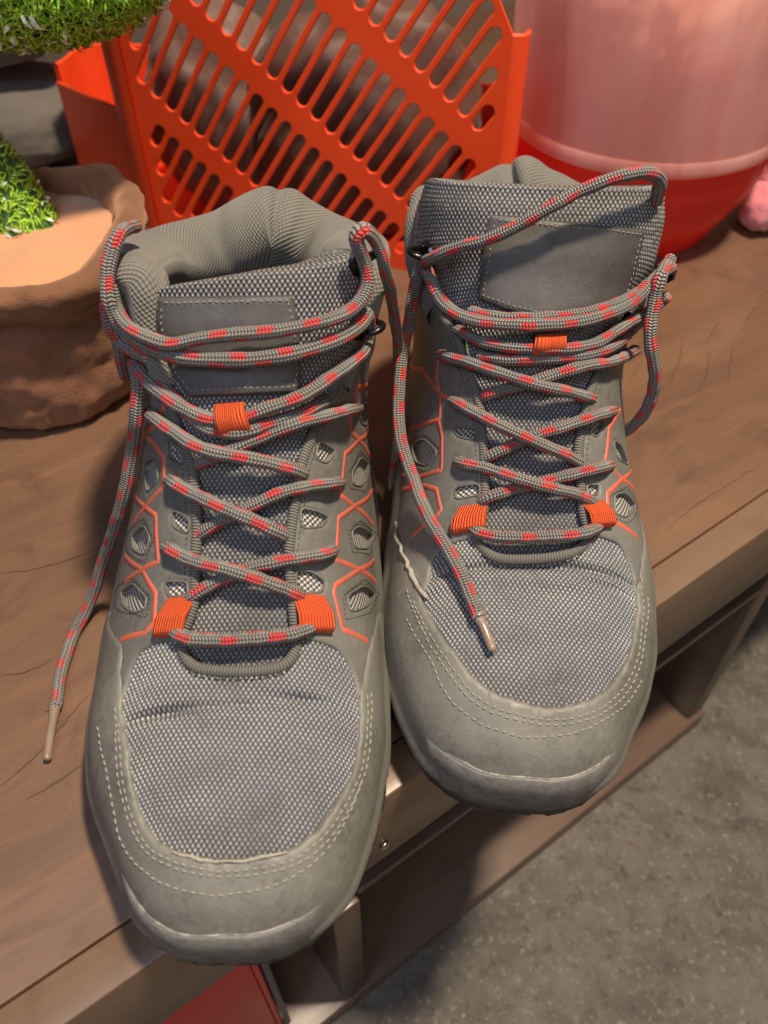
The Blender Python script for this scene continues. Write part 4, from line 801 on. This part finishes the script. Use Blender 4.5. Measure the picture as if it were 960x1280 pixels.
# ================================================================ stand (table) in its own frame
ANG = R(35.83); O0 = np.array([-.1113, .0595])
def tw(x, y, z=0): return (O0[0]+x*math.cos(ANG)-y*math.sin(ANG), O0[1]+x*math.sin(ANG)+y*math.cos(ANG), z)
def wood(name, base, dark, light, cracks=True, sc=1.):
    M = Mat(name, .40, Coat_Weight=.12, Coat_Roughness=.3); v = M.coord()
    x, y, z = M.sep(v); w1 = M.noise(M.coord(scale=(3*sc, 9*sc, 9*sc)), 2.2, 4, .55); 
    cmb = M.node('ShaderNodeCombineXYZ'); M.nt.links.new((x*2.2).s, cmb.inputs[0]); M.nt.links.new((y*30+w1*3.0).s, cmb.inputs[1]); M.nt.links.new((z*30).s, cmb.inputs[2])
    g = M.noise(cmb.outputs[0], 1.6*sc, 7, .62, .35)
    cmb2 = M.node('ShaderNodeCombineXYZ'); M.nt.links.new((x*12).s, cmb2.inputs[0]); M.nt.links.new((y*420+w1*6).s, cmb2.inputs[1]); M.nt.links.new((z*420).s, cmb2.inputs[2])
    f = M.noise(cmb2.outputs[0], 1., 3, .6)
    c = M.mix(M.ramp(g, [(.30, 0), (.52, .5), (.72, 1)]), dark, light); c = M.mix(.35, c, M.mix(f, dark, light))
    big = M.noise(v, 5, 3); c = M.mix(M.ramp(big, [(.35, 0), (.7, .45)]), c, base); stn = M.noise(v, 17, 6, .7, .8); c = M.mix(M.ramp(stn, [(.34, .55), (.46, 0)]), c, dark); c = M.mix(M.ramp(M.noise(v, 210, 4, .75), [(.66, 0), (.74, .5)]), c, (.34, .27, .2))
    M.color(c)
    M.rough(M.ramp(g, [(.3, .42), (.7, .34)]))
    return M.bump(g*.4+f*.5, .00035, .35).m
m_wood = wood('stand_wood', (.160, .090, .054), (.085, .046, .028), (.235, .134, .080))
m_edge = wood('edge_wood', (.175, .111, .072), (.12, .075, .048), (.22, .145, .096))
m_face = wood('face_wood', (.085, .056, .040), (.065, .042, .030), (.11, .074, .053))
m_crack = Mat('grain_dark', .6).color((.085, .048, .030)).m
m_inner = wood('inner_wood', (.14, .093, .068), (.10, .066, .048), (.18, .122, .090))
st = empty('wooden_stand', tw(0, 0, 0), ANG, 'low brown wooden stand the boots stand on, with an open shelf below', 'table')
XL, XR, DP = -.42, 1.0, .80
def bx(name, x0, x1, y0, y1, z0, z1, m, bev=.0008): return box(name, ((x0+x1)/2, (y0+y1)/2, (z0+z1)/2), (x1-x0, y1-y0, z1-z0), m, st, bev)
bx('top_board', XL, XR, .0187, DP, -.030, 0, m_wood, .0007)
bx('front_strip', XL, XR, 0, .0181, -.068, -.0004, m_edge, .0009)
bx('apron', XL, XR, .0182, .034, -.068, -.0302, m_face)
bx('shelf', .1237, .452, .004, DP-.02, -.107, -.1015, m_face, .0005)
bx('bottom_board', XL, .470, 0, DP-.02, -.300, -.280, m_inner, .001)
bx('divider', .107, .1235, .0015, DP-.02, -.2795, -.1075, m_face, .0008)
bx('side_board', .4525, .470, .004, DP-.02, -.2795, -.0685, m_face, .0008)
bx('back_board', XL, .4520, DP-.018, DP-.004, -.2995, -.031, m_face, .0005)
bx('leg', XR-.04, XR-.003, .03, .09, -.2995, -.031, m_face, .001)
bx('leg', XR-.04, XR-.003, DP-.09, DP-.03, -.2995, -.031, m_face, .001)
# screw on the front
import bmesh
bm = bmesh.new(); bmesh.ops.create_uvsphere(bm, u_segments=16, v_segments=10, radius=.0026)
for v in bm.verts: v.co.y *= .6
me = bpy.data.meshes.new('screw_head'); bm.to_mesh(me); bm.free(); me.shade_smooth()
MS = Mat('screw_metal', .3, Metallic=1.).color((.55, .5, .45)).m; me.materials.append(MS)
sc_ = link(bpy.data.objects.new('screw_head', me), st); sc_.location = (.1372, -.0008, -.050)
# long dark figure lines in the wood right of the boots and left of them
def crack(pts, w=.0007, z=.00035):
    P, _ = resample(np.array([(x, y, 0) for x, y in pts]), .003); n_ = len(P); tn = np.gradient(P, axis=0); tn /= np.linalg.norm(tn, axis=1, keepdims=True); nn_ = np.stack([-tn[:, 1], tn[:, 0], 0*tn[:, 0]], 1)
    P = P+nn_*(rng.normal(size=(n_, 1))*.0003); wd = w*np.sin(np.linspace(.15, np.pi-.1, n_))[:, None]*(.7+.5*rng.random((n_, 1)))
    return np.stack([P-nn_*wd/2, P+nn_*wd/2], 1)+np.array([0, 0, z])
CRACKS = [[(.5003, .1466),(.4846, .1348),(.4682, .1245),(.4505, .1161),(.4381, .1148)], [(.5373, .1442),(.5187, .1357),(.5058, .1309)], [(.5005, .1233),(.4811, .1098),(.4599, .0991),(.4509, .0956)], [(.5923, .1432),(.5622, .1363),(.5376, .1245)], [(.5215, .1196),(.5009, .1063),(.4857, .0959)], [(.4517, .1419),(.4396, .1366),(.4293, .1314)], [(.0457, .2129),(.0678, .2036),(.097, .1987)], [(.0264, .1524),(.0377, .1468),(.0496, .1469)], [(.0092, .0986),(.0284, .1042),(.0417, .1111),(.0566, .1186)], [(.0164, .0866),(.0255, .0864),(.0418, .0878)], [(.4415, .0335),(.3844, .0343),(.3474, .0313)]]
for pts in CRACKS: grid_mesh('grain_line', crack(pts), m_crack, st)

# ---- floor
M = Mat('worn_concrete', .75); v = M.coord()
n1 = M.noise(v, 9, 8, .68); n2 = M.noise(v, 42, 6, .7, .4); sp = M.vor(v, 120); sp2 = M.vor(v, 55); n3 = M.noise(v, 420, 3)
c = M.mix(M.ramp(n1, [(.32, 0), (.68, 1)]), (.070, .061, .051), (.112, .099, .083))
c = M.mix(M.ramp(n2, [(.40, 0), (.60, .6)]), c, (.165, .144, .118))
c = M.mix(M.ramp(n2*n1, [(.15, .5), (.21, 0)]), c, (.09, .076, .062))
c = M.mix(M.ramp(sp+n3*.25, [(.16, .7), (.22, 0)]), c, (.22, .20, .165)); c = M.mix(M.ramp(sp2+n3*.5+n2*.4, [(.42, .7), (.52, 0)]), c, (.19, .17, .14)); c = M.mix(M.ramp(M.noise(v, 160, 5, .7), [(.56, 0), (.66, .75)]), c, (.23, .21, .175)); c = M.mix(M.ramp(M.noise(v, 95, 5, .7), [(.34, .75), (.44, 0)]), c, (.045, .038, .031))
M.color(c); M.bump(n1*.6+n2*.6+n3*.3, .004, .5); m_floor = M.m
fl = mesh('floor', [(-4, -4, -.3005), (4, -4, -.3005), (4, 5, -.3005), (-4, 5, -.3005)], [(0, 1, 2, 3)], m_floor, smooth=False); fl['kind'] = 'structure'
M = Mat('wall_paint', .8); M.color(M.mix(M.noise(M.coord(), 4), (.16, .12, .095), (.22, .17, .14))); m_wall = M.m
wl = box('wall', tuple((np.array(tw(.3, 1.5, .7)))), (5, .08, 2.0), m_wall); wl.rotation_euler = (0, 0, 0)
wl.location = (0, 0, 0); bpy.context.view_layer.update()
wl.data.transform(Matrix.Translation(-Vector(tw(.3, 1.5, .7)))); wl.location = tw(.3, 1.5, .7); wl.rotation_euler = (0, 0, ANG*.0); tag(wl, 'plain brownish wall behind the stand', 'wall'); wl['kind'] = 'structure'
# small chips lying on the floor
m_chip = Mat('grit_stone', .7).color((.27, .245, .205)).m
V, F = [], []
for i in range(700):
    x, y = tw(random.uniform(.05, 1.0), random.uniform(-.45, -.005))[:2]; r_ = random.choice([.0004, .0005, .0006, .0009, .0015]); a = random.random()*TAU; b0 = len(V)
    for k in range(5): V.append((x+r_*math.cos(a+k*TAU/5)*random.uniform(.6, 1.6), y+r_*math.sin(a+k*TAU/5)*random.uniform(.5, 1), -.3004))
    V.append((x, y, -.3004+r_*.7)); F += [(b0+k, b0+(k+1) % 5, b0+5) for k in range(5)]
tag(mesh('floor_grit', V, F, m_chip, smooth=False), 'pale grit and crumbs scattered on the concrete floor', 'grit', kind='stuff')

# ================================================================ red box on the shelf
M = Mat('red_plastic_box', .35); M.color(M.mix(M.noise(M.coord(), 14), (.60, .035, .028), (.72, .055, .042))); m_redbox = M.m
rb = empty('storage_box', tw(-.022, .112, -.2795), ANG, 'red plastic box standing on the lower shelf below the left boot', 'box')
def rbx(name, c, s, m, bev=.003): return box(name, c, s, m, rb, bev)
rbx('front_wall', (0, -.096, .0975), (.172, .004, .195), m_redbox, .0015); rbx('back_wall', (0, .090, .0975), (.172, .004, .195), m_redbox, .0015)
rbx('side_wall', (-.088, -.003, .0975), (.004, .190, .195), m_redbox, .0015); rbx('side_wall', (.088, -.003, .0975), (.004, .190, .195), m_redbox, .0015)
rbx('bottom', (0, -.003, .0022), (.170, .182, .004), m_redbox, .001)
rbx('rim', (0, -.1005, .195), (.186, .007, .006), m_redbox, .002)
m_greyp = Mat('grey_strip', .5).color((.12, .12, .11)).m
rbx('corner_strip', (.0925, -.098, .0975), (.004, .004, .190), m_greyp, .001)

# ================================================================ basket
M = Mat('orange_red_plastic', .38, Subsurface_Weight=.0, Coat_Weight=.15); n = M.noise(M.coord(), 25, 4)
M.color(M.mix(n, (.86, .066, .014), (.95, .092, .022))); M.bump(M.noise(M.coord(), 130, 3), .0006, .2); m_bsk = M.m
BA, BB = np.array([-.1893, .6255]), np.array([.0155, .5585]); be = (BB-BA)/np.linalg.norm(BB-BA); bang = math.atan2(be[1], be[0])
bk = empty('slotted_basket', (BA[0], BA[1], .0), bang, 'orange-red plastic basket with diagonal slots standing behind the boots', 'basket')
def stadium(p, q, r, n=7):
    d = (q-p)/np.linalg.norm(q-p); a0 = math.atan2(d[1], d[0]); out = []
    for c, s in ((q, -1), (p, 1)):
        for k in range(n+1):
            a = a0-s*math.pi/2*-1+0 if False else (a0-math.pi/2+math.pi*k/n if s == -1 else a0+math.pi/2+math.pi*k/n); out.append(c+r*np.array([math.cos(a), math.sin(a)]))
    return np.array(out)
def slotted(name, outline, x0, x1, y0, y1, parent, M4, thick=.0022, org=(.143, .098), pitch=.0128, rad=.0041, ph=0.):
    """plate in local (x along, z up), front towards -y; M4 places it"""
    bd_ = np.array([math.cos(R(-38)), math.sin(R(-38))]); sd = np.array([math.cos(R(55)), math.sin(R(55))])
    holes = []
    for band in range(-4, 5):
        for k in range(-24, 26):
            c = np.array(org)+sd*.076*band+bd_*(pitch*(k+ph))
            p, q = c+sd*.0120, c+sd*.0640
            # clip the slot axis to the inner rectangle
            t0_, t1_ = 0., 1.; dq = q-p
            for ax, lo_, hi_ in ((0, x0+rad, x1-rad), (1, y0+rad, y1-rad)):
                if abs(dq[ax]) > 1e-9:
                    a, b_ = sorted(((lo_-p[ax])/dq[ax], (hi_-p[ax])/dq[ax])); t0_ = max(t0_, a); t1_ = min(t1_, b_)
            if t1_-t0_ > .07: holes.append((p+dq*t0_, p+dq*t1_))
    V, F = [], []
    ol = dens(outline, .006)
    def ringset(P, z):
        i = len(V); V.extend([(p[0], z, p[1]) for p in P]); return i, len(P)
    fr = []; 
    loops_f = [(ol, None)]
    pts, edges = list(ol), [(i, (i+1) % len(ol)) for i in range(len(ol))]
    for p, q in holes:
        r_ = stadium(p, q, rad+.0009); k = len(pts); pts += list(r_); edges += [(k+i, k+(i+1) % len(r_)) for i in range(len(r_))]
    res = geometry.delaunay_2d_cdt([Vector(p) for p in pts], edges, [], 0, 1e-7)
    V2 = np.array([tuple(v) for v in res[0]]); Fc = np.array([tuple(f) for f in res[2]]); cen = V2[Fc].mean(1); keep = inside(cen, ol)
    for p, q in holes:
        d = q-p; L = np.linalg.norm(d); tt = np.clip(((cen-p)@d)/L**2, 0, 1); keep &= np.linalg.norm(cen-(p+tt[:, None]*d), axis=1) > rad+.0003
    Fc = Fc[keep]
    for z, flip in ((0, False), (thick, True)):
        o_ = len(V); V.extend([(p[0], z, p[1]) for p in V2]); F += [tuple(o_+i for i in (f[::-1] if flip else f)) for f in Fc]
    for p, q in holes:
        rings = []
        for rr, z in ((rad+.0009, 0), (rad+.00025, .0004), (rad, .0011), (rad, thick-.0006), (rad+.0009, thick)): rings.append(ringset(stadium(p, q, rr), z))
        for (a, n_), (c, _) in zip(rings[:-1], rings[1:]): F += [(a+i, c+i, c+(i+1) % n_, a+(i+1) % n_) for i in range(n_)]
    a, n_ = ringset(ol, 0); c, _ = ringset(ol, thick); F += [(a+i, a+(i+1) % n_, c+(i+1) % n_, c+i) for i in range(n_)]
    V = [tuple(M4@Vector(v)) for v in V]
    o = mesh(name, V, F, m_bsk, parent); bm = bmesh.new(); bm.from_mesh(o.data); bmesh.ops.remove_doubles(bm, verts=bm.verts, dist=1e-6); bmesh.ops.recalc_face_normals(bm, faces=bm.faces); bm.to_mesh(o.data); bm.free()
    o.data.shade_flat(); return o
W_, H_ = .281, .215
outl = [(0.004, 0), (W_, 0), (W_, .168), (W_-.022, .206), (W_-.03, H_), (.004, H_)]
slotted('front_wall', outl, .012, .274, .014, .19, bk, Matrix.Identity(4))
# rounded corner columns, side walls, back wall, floor
def curved_wall(name, pts, z0, z1, thick, parent, flare=0.):
    P, _ = resample(np.array([(x, y, 0) for x, y in pts]), .004); tn = np.gradient(P, axis=0); tn /= np.linalg.norm(tn, axis=1, keepdims=True); n_ = np.stack([-tn[:, 1], tn[:, 0], 0*tn[:, 0]], 1)
    rows = []
    zs = [(z0, 0), (z0, 1), (z1, 1), (z1+.001, .5), (z1, 0), (z0, 0)]
    rows = [P+n_*thick*k+np.array([0, 0, z]) for z, k in zs]
    o = grid_mesh(name, np.array(rows), m_bsk, parent); o.data.set_sharp_from_angle(angle=R(50)); return o
curved_wall('corner', [(.005, .0005), (-.004, .0015), (-.012, .006), (-.018, .014)], 0, H_, .0032, bk)
curved_wall('side_wall', [(-.0185, .0145), (-.055, .030), (-.094, .048)], 0, .088, .0032, bk)
curved_wall('corner', [(W_, .0), (W_+.006, .0015), (W_+.009, .006), (W_+.0085, .014)], 0, .168, .0032, bk)
curved_wall('side_wall', [(W_+.0084, .0145), (W_, .05), (W_-.020, .11)], 0, .135, .0032, bk)
curved_wall('back_wall', [(-.094, .050), (-.080, .105), (.1, .1145), (W_-.022, .1125)], 0, .10, .0032, bk)
mesh('bottom', [(0, .004, .002), (W_, .004, .002), (W_-.024, .110, .002), (-.076, .108, .002), (-.091, .050, .002), (-.016, .016, .002)], [(0, 1, 2, 3, 4, 5)], m_bsk, bk, smooth=False)
# things inside the basket
def blob(name, c, s, mat, parent=None, seed=0, amp=.25, freq=2.2, sub=5, floor=None, creases_=.06, tx=None):
    bm = bmesh.new(); bmesh.ops.create_icosphere(bm, subdivisions=sub, radius=1); from mathutils import noise
    for v in bm.verts:
        p = v.co.copy(); n_ = noise.noise(p*freq+Vector((seed*7.1, seed*3.3, 0))); r_ = abs(noise.noise(p*freq*2.3+Vector((0, seed*5.7, seed)))); r2 = abs(noise.noise(p*freq*5+Vector((seed, 0, seed*2))))
        v.co = p*(1+amp*n_-creases_*4*(.25-r_)-creases_*1.5*(.2-r2)); v.co = Vector((v.co.x*s[0]+c[0], v.co.y*s[1]+c[1], v.co.z*s[2]+c[2]))
        if floor is not None and v.co.z < floor: v.co.z = floor
    me = bpy.data.meshes.new(name); bm.to_mesh(me); bm.free(); me.shade_smooth(); me.materials.append(mat); o = bpy.data.objects.new(name, me); return link(o, parent)
def cloth(name, c1, c2, rough=.85, sheen=.4, sc=30, fb=900):
    M = Mat(name, rough, Sheen_Weight=sheen); v = M.coord(); n = M.noise(v, sc, 5, .6); M.color(M.mix(n, c1, c2)); M.bump(M.noise(v, fb, 2)+n*.6, .0012, .6); return M.m
m_bag = cloth('brown_plastic_bag', (.075, .034, .024), (.125, .062, .045), .6, .1, 14, 90)
m_bag2 = cloth('grey_bag', (.13, .078, .064), (.19, .118, .10), .55, .1, 14, 90)
def bw(x, y, z=0): return tuple(np.array([BA[0], BA[1], 0])+np.array([be[0]*x-be[1]*y, be[1]*x+be[0]*y, z]))
tag(blob('crumpled_bag', bw(.165, .060, .080), (.085, .046, .090), m_bag, seed=3, floor=.004, amp=.15, creases_=.015), 'crumpled dark brown bag inside the slotted basket, right half', 'bag')
tag(blob('crumpled_bag', bw(.045, .060, .075), (.058, .046, .080), m_bag2, seed=5, floor=.004, amp=.15, creases_=.015), 'crumpled greyish pink bag inside the slotted basket, left half', 'bag')

# ================================================================ translucent tub
def frosted(name, col, clear=.16, trans=.5):
    M = Mat(name, .22); n = M.noise(M.coord(scale=(9, 9, 2.2)), 1.6, 5, .6, .8); c = M.mix(M.ramp(n, [(.38, 0), (.62, 1)]), tuple(x*.88 for x in col), tuple(min(1, x*.6+.40) if col[1] > .3 else x for x in col)); M.color(c); nt = M.nt
    tr = M.node('ShaderNodeBsdfTranslucent'); nt.links.new(c.s, tr.inputs[0]); tp = M.node('ShaderNodeBsdfTransparent'); tp.inputs[0].default_value = (1, .80, .76, 1)
    m1 = M.node('ShaderNodeMixShader'); m1.inputs[0].default_value = trans; nt.links.new(M.b.outputs[0], m1.inputs[1]); nt.links.new(tr.outputs[0], m1.inputs[2])
    m2 = M.node('ShaderNodeMixShader'); m2.inputs[0].default_value = clear; nt.links.new(m1.outputs[0], m2.inputs[1]); nt.links.new(tp.outputs[0], m2.inputs[2])
    nt.links.new(m2.outputs[0], nt.nodes['Material Output'].inputs[0]); return M.m
def lathe(name, prof, mat, parent, n=96, c=(0, 0, 0)):
    a = np.linspace(0, TAU, n, endpoint=False); P = np.array(prof)
    G = np.stack([np.stack([c[0]+r*np.cos(a), c[1]+r*np.sin(a), np.full(n, c[2]+z)], -1) for r, z in P])
    o = grid_mesh(name, G, mat, parent, close=True); o.data.set_sharp_from_angle(angle=R(45)); return o
tub = empty('plastic_tub', (.199, .646, .0), 0, 'large translucent pink round tub with a red base, right of the slotted basket', 'tub')
m_tub = frosted('pink_frosted', (1.0, .66, .61), .38, .60); m_tubred = frosted('red_base_plastic', (1.0, .11, .08), .0, .6)
m_ringp = frosted('pink_ring', (1.0, .50, .44), .10, .5)
lathe('base', [(.0, .0035), (.064, .0035), (.066, .0005), (.070, .001), (.074, .006), (.083, .022), (.093, .040), (.0985, .056), (.1005, .0765), (.0990, .0768), (.092, .045), (.072, .0085), (.0, .0075)], m_tubred, tub)
lathe('ring', [(.1005, .0770), (.1030, .0785), (.1036, .0805), (.1036, .0872), (.1030, .0890), (.1000, .0885), (.0992, .0772)], m_ringp, tub)
lathe('body', [(.1030, .0893), (.105, .14), (.1075, .20), (.110, .27), (.114, .275), (.1125, .278), (.1085, .272), (.1060, .20), (.1035, .14), (.1012, .0893)], m_tub, tub)
# contents of the tub
m_in1 = cloth('pale_plastic', (.80, .52, .48), (1.0, .90, .86), .5, .1, 10, 60); m_in2 = cloth('red_cloth', (.62, .05, .045), (.72, .09, .08), .6, .2, 20, 80)
tag(blob('folded_bag', (.201, .646, .178), (.074, .074, .095), m_in1, seed=9, amp=.10, creases_=.07), 'pale crumpled bag seen through the wall of the pink tub', 'bag')
tag(blob('red_ball', (.206, .553, .142), (.016, .008, .015), m_in2, seed=2, amp=.1, sub=4), 'small red thing pressed against the inside of the pink tub', 'toy')

# ================================================================ plush toy right edge
m_pl = cloth('pink_plush', (.62, .16, .20), (.80, .30, .34), .8, .8, 20, 500); m_plw = cloth('white_plush', (.72, .50, .46), (.88, .74, .70), .8, .8, 20, 500)
ty = empty('plush_toy', (.330, .640, 0), 0, 'pink and white soft toy at the right edge beside the tub', 'soft toy')
def tb(name, c, s, m, seed, **k): return blob(name, (c[0]-.330, c[1]-.640, c[2]), s, m, ty, seed=seed, amp=.12, creases_=.03, floor=.002, **k)
tb('body', (.334, .648, .046), (.044, .040, .048), m_pl, 11); tb('ear', (.330, .626, .088), (.034, .020, .040), m_plw, 12, sub=4); tb('arm', (.306, .622, .022), (.017, .020, .020), m_pl, 13, sub=4)

# ================================================================ pot with artificial plant
M = Mat('brown_velvet', .9, Sheen_Weight=.7, Sheen_Roughness=.4); v = M.coord(); n = M.noise(v, 16, 5, .6, .6); n2_ = M.noise(v, 1400, 2)
M.nt.nodes['Principled BSDF'].inputs['Sheen Tint'].default_value = (1, .62, .38, 1)
M.color(M.mix(M.ramp(n, [(.3, 0), (.7, 1)]), (.165, .072, .038), (.27, .125, .066))); M.bump(n2_*.8+n*.9+M.noise(v, 220, 4, .7)*.8, .0018, .7); m_vel = M.m
m_soil = cloth('tan_felt', (.56, .25, .115), (.68, .34, .17), .9, .5, 22, 1100)
pt = empty('fabric_pot', (-.216, .430, 0), 0, 'brown velvet fabric pot with a rolled rim at the left edge', 'pot')
n_a = 160; aa = np.linspace(0, TAU, n_a, endpoint=False)
prof = [(.0, .002), (.052, .002), (.062, .006), (.068, .020), (.070, .040), (.070, .060), (.070, .076), (.074, .086), (.0795, .094), (.080, .101), (.074, .106), (.066, .104), (.061, .098), (.060, .090), (.061, .082)]
prof = crom(prof, 70); rows = []
for i, (r_, z_) in enumerate(prof):
    k = i/len(prof)
    fold = .0016*np.sin(aa*3+z_*40)*min(1, k*3)+.0010*np.sin(aa*7+2+z_*60)+.0012*np.exp(-((np.sin((aa+.4+z_*3)*2.5))/.18)**2)*(k > .45)
    sag = -.0016*np.sin(z_*190+aa*2.2+.8*np.sin(aa*5))*(1 if .01 < z_ < .085 and k < .6 else 0)
    lift = (.004*np.sin(aa*2+.9)+.002*np.sin(aa*5+2))*np.clip((z_-.06)/.04, 0, 1)
    rr = (r_+fold+sag) if r_ > .01 else np.full(n_a, r_)
    from mathutils import noise as mn
    wr = np.array([mn.noise(Vector((math.cos(a)*3, math.sin(a)*3, z_*60+k*2)))*.0034+mn.noise(Vector((math.cos(a)*8, math.sin(a)*8, z_*130)))*.0020+mn.noise(Vector((math.cos(a)*22, math.sin(a)*22, z_*300)))*.0007 for a in aa]) if r_ > .03 else 0
    rr = rr+wr; lift = lift+wr*.8*np.clip((z_-.07)/.03, 0, 1)
    rows.append(np.stack([rr*np.cos(aa), rr*np.sin(aa)*1.0, np.full(n_a, z_)+lift], -1))
grid_mesh('pot_body', np.array(rows), m_vel, pt, close=True)
rs = np.linspace(0, .064, 24)
G = np.stack([np.stack([r_*np.cos(aa), r_*np.sin(aa), .093+.006*np.cos(r_/.064*1.4)-.0+.0012*np.sin(aa*3+r_*120)], -1) for r_ in rs]); grid_mesh('filling', G[::-1], m_soil, pt, close=True)

# foliage of small tinsel blades
M = Mat('tinsel_green', .35, Specular_IOR_Level=.7); oi = M.node('ShaderNodeTexCoord'); nn_ = M.noise(M.coord(), 55, 3); fn = M.noise(M.coord(), 900, 1)
M.color(M.mix(M.ramp(fn, [(.35, 0), (.65, 1)]), M.mix(nn_, (.08, .30, .014), (.17, .46, .022)), M.mix(nn_, (.42, .74, .035), (.66, .90, .10)))); m_grn = M.m
m_dgrn = cloth('dark_green_core', (.03, .11, .012), (.06, .17, .02), .7, .2); m_sno = Mat('white_tinsel', .35).color((.80, .86, .76)).m
def blades(name, centers, normals, ln, wd, mat, parent, kind='stuff', curl=.5):
    N = len(centers); nr = normals/np.linalg.norm(normals, axis=1, keepdims=True); rnd = rng.normal(size=(N, 3)); a = np.cross(nr, rnd); a /= np.linalg.norm(a, axis=1, keepdims=True); c_ = np.cross(nr, a)
    L = ln*(.6+.8*rng.random((N, 1))); d = nr*.55+c_*curl*1.2; d /= np.linalg.norm(d, axis=1, keepdims=True)
    p0 = centers; p1 = p0+d*L*.5; p2 = p1+(d*.5+c_*.7-nr*.25)*L*.5
    Vv = np.stack([p0-a*wd, p0+a*wd, p1-a*wd, p1+a*wd, p2-a*wd*.3, p2+a*wd*.3], 1).reshape(-1, 3); i = np.arange(N)[:, None]*6
    F = np.concatenate([i+[0, 1, 3, 2], i+[2, 3, 5, 4]]); o = mesh(name, Vv, F, mat, parent, smooth=False); o['kind'] = kind; return o
pl = empty('artificial_plant', (-.215, .450, .094), 0, 'artificial green tinsel plant with a domed snow-flecked crown above the fabric pot', 'plant')
cc = np.array([.030, .034, .128]); cs = np.array([.078, .060, .040])
blob('crown', tuple(cc), tuple(cs*.93), m_dgrn, pl, seed=4, amp=.05, creases_=.01, sub=4)
def sph(N): q = rng.normal(size=(N, 3)); return q/np.linalg.norm(q, axis=1, keepdims=True)
q = sph(16000); blades('tinsel', cc+q*cs*(.93+.10*rng.random((16000, 1))), q/cs*.05, .0058, .00055, m_grn, pl)
q = sph(1100); q = q[(np.sin(q[:, 0]*9)+np.cos(q[:, 1]*8)+np.sin(q[:, 2]*7)) > .2]; blades('snow_fleck', cc+q*cs*1.05, q/cs*.05, .0055, .0010, m_sno, pl)
stem = np.array([(.004, -.006, -.004), (-.006, .002, .025), (-.024, .006, .065), (-.020, .02, .10), (.0, .03, .12)])
tube('stem', stem, [.019, .016, .012, .009, .007], m_dgrn, pl, seg=20, step=.003)
Ps, _ = resample(stem, .00008*10); Tn, Nn_, Bn = frames(Ps); k = rng.integers(0, len(Ps), 2600); an = rng.random(2600)*TAU
nr = np.cos(an)[:, None]*Nn_[k]+np.sin(an)[:, None]*Bn[k]; rr = np.interp(k/len(Ps), [0, .3, .6, 1], [.019, .016, .012, .007])[:, None]
blades('tinsel', Ps[k]+nr*rr, nr, .0055, .00055, m_grn, pl); blades('snow_fleck', (Ps[k]+nr*rr*1.1)[:120], nr[:120], .004, .0009, m_sno, pl)

# ================================================================ grey bundle behind the pot
m_grey = cloth('grey_canvas', (.11, .095, .08), (.17, .15, .128), .85, .3, 18, 700)
def pad(name, c, s_, mat, seed):
    o = blob(name, (0, 0, 0), (1, 1, 1), mat, None, seed=seed, amp=.0, creases_=.0, sub=5); from mathutils import noise
    for v in o.data.vertices:
        p = v.co.normalized(); m = max(abs(p.x)**3.5+abs(p.y)**3.5+abs(p.z)**3.5, 1e-9)**(1/3.5); p = p/m; n_ = noise.noise(Vector((p.x*3+seed, p.y*3, p.z*2)))*.05+noise.noise(Vector((p.x*9, p.y*9+seed, p.z*7)))*.015
        v.co = Vector((c[0]+s_[0]*p.x*(1+n_), c[1]+s_[1]*p.y*(1+n_), max(.002, c[2]+s_[2]*p.z*(1+n_*1.6))))
    return o
tag(pad('folded_cloth', (-.405, .775, .034), (.130, .075, .034), m_grey, 21), 'grey-brown folded cloth lying behind the fabric pot', 'cloth')
tag(pad('cushion', (-.42, .80, .125), (.150, .085, .048), m_grey, 23), 'grey cushion resting on the folded cloth, mostly hidden by the plant', 'cushion')
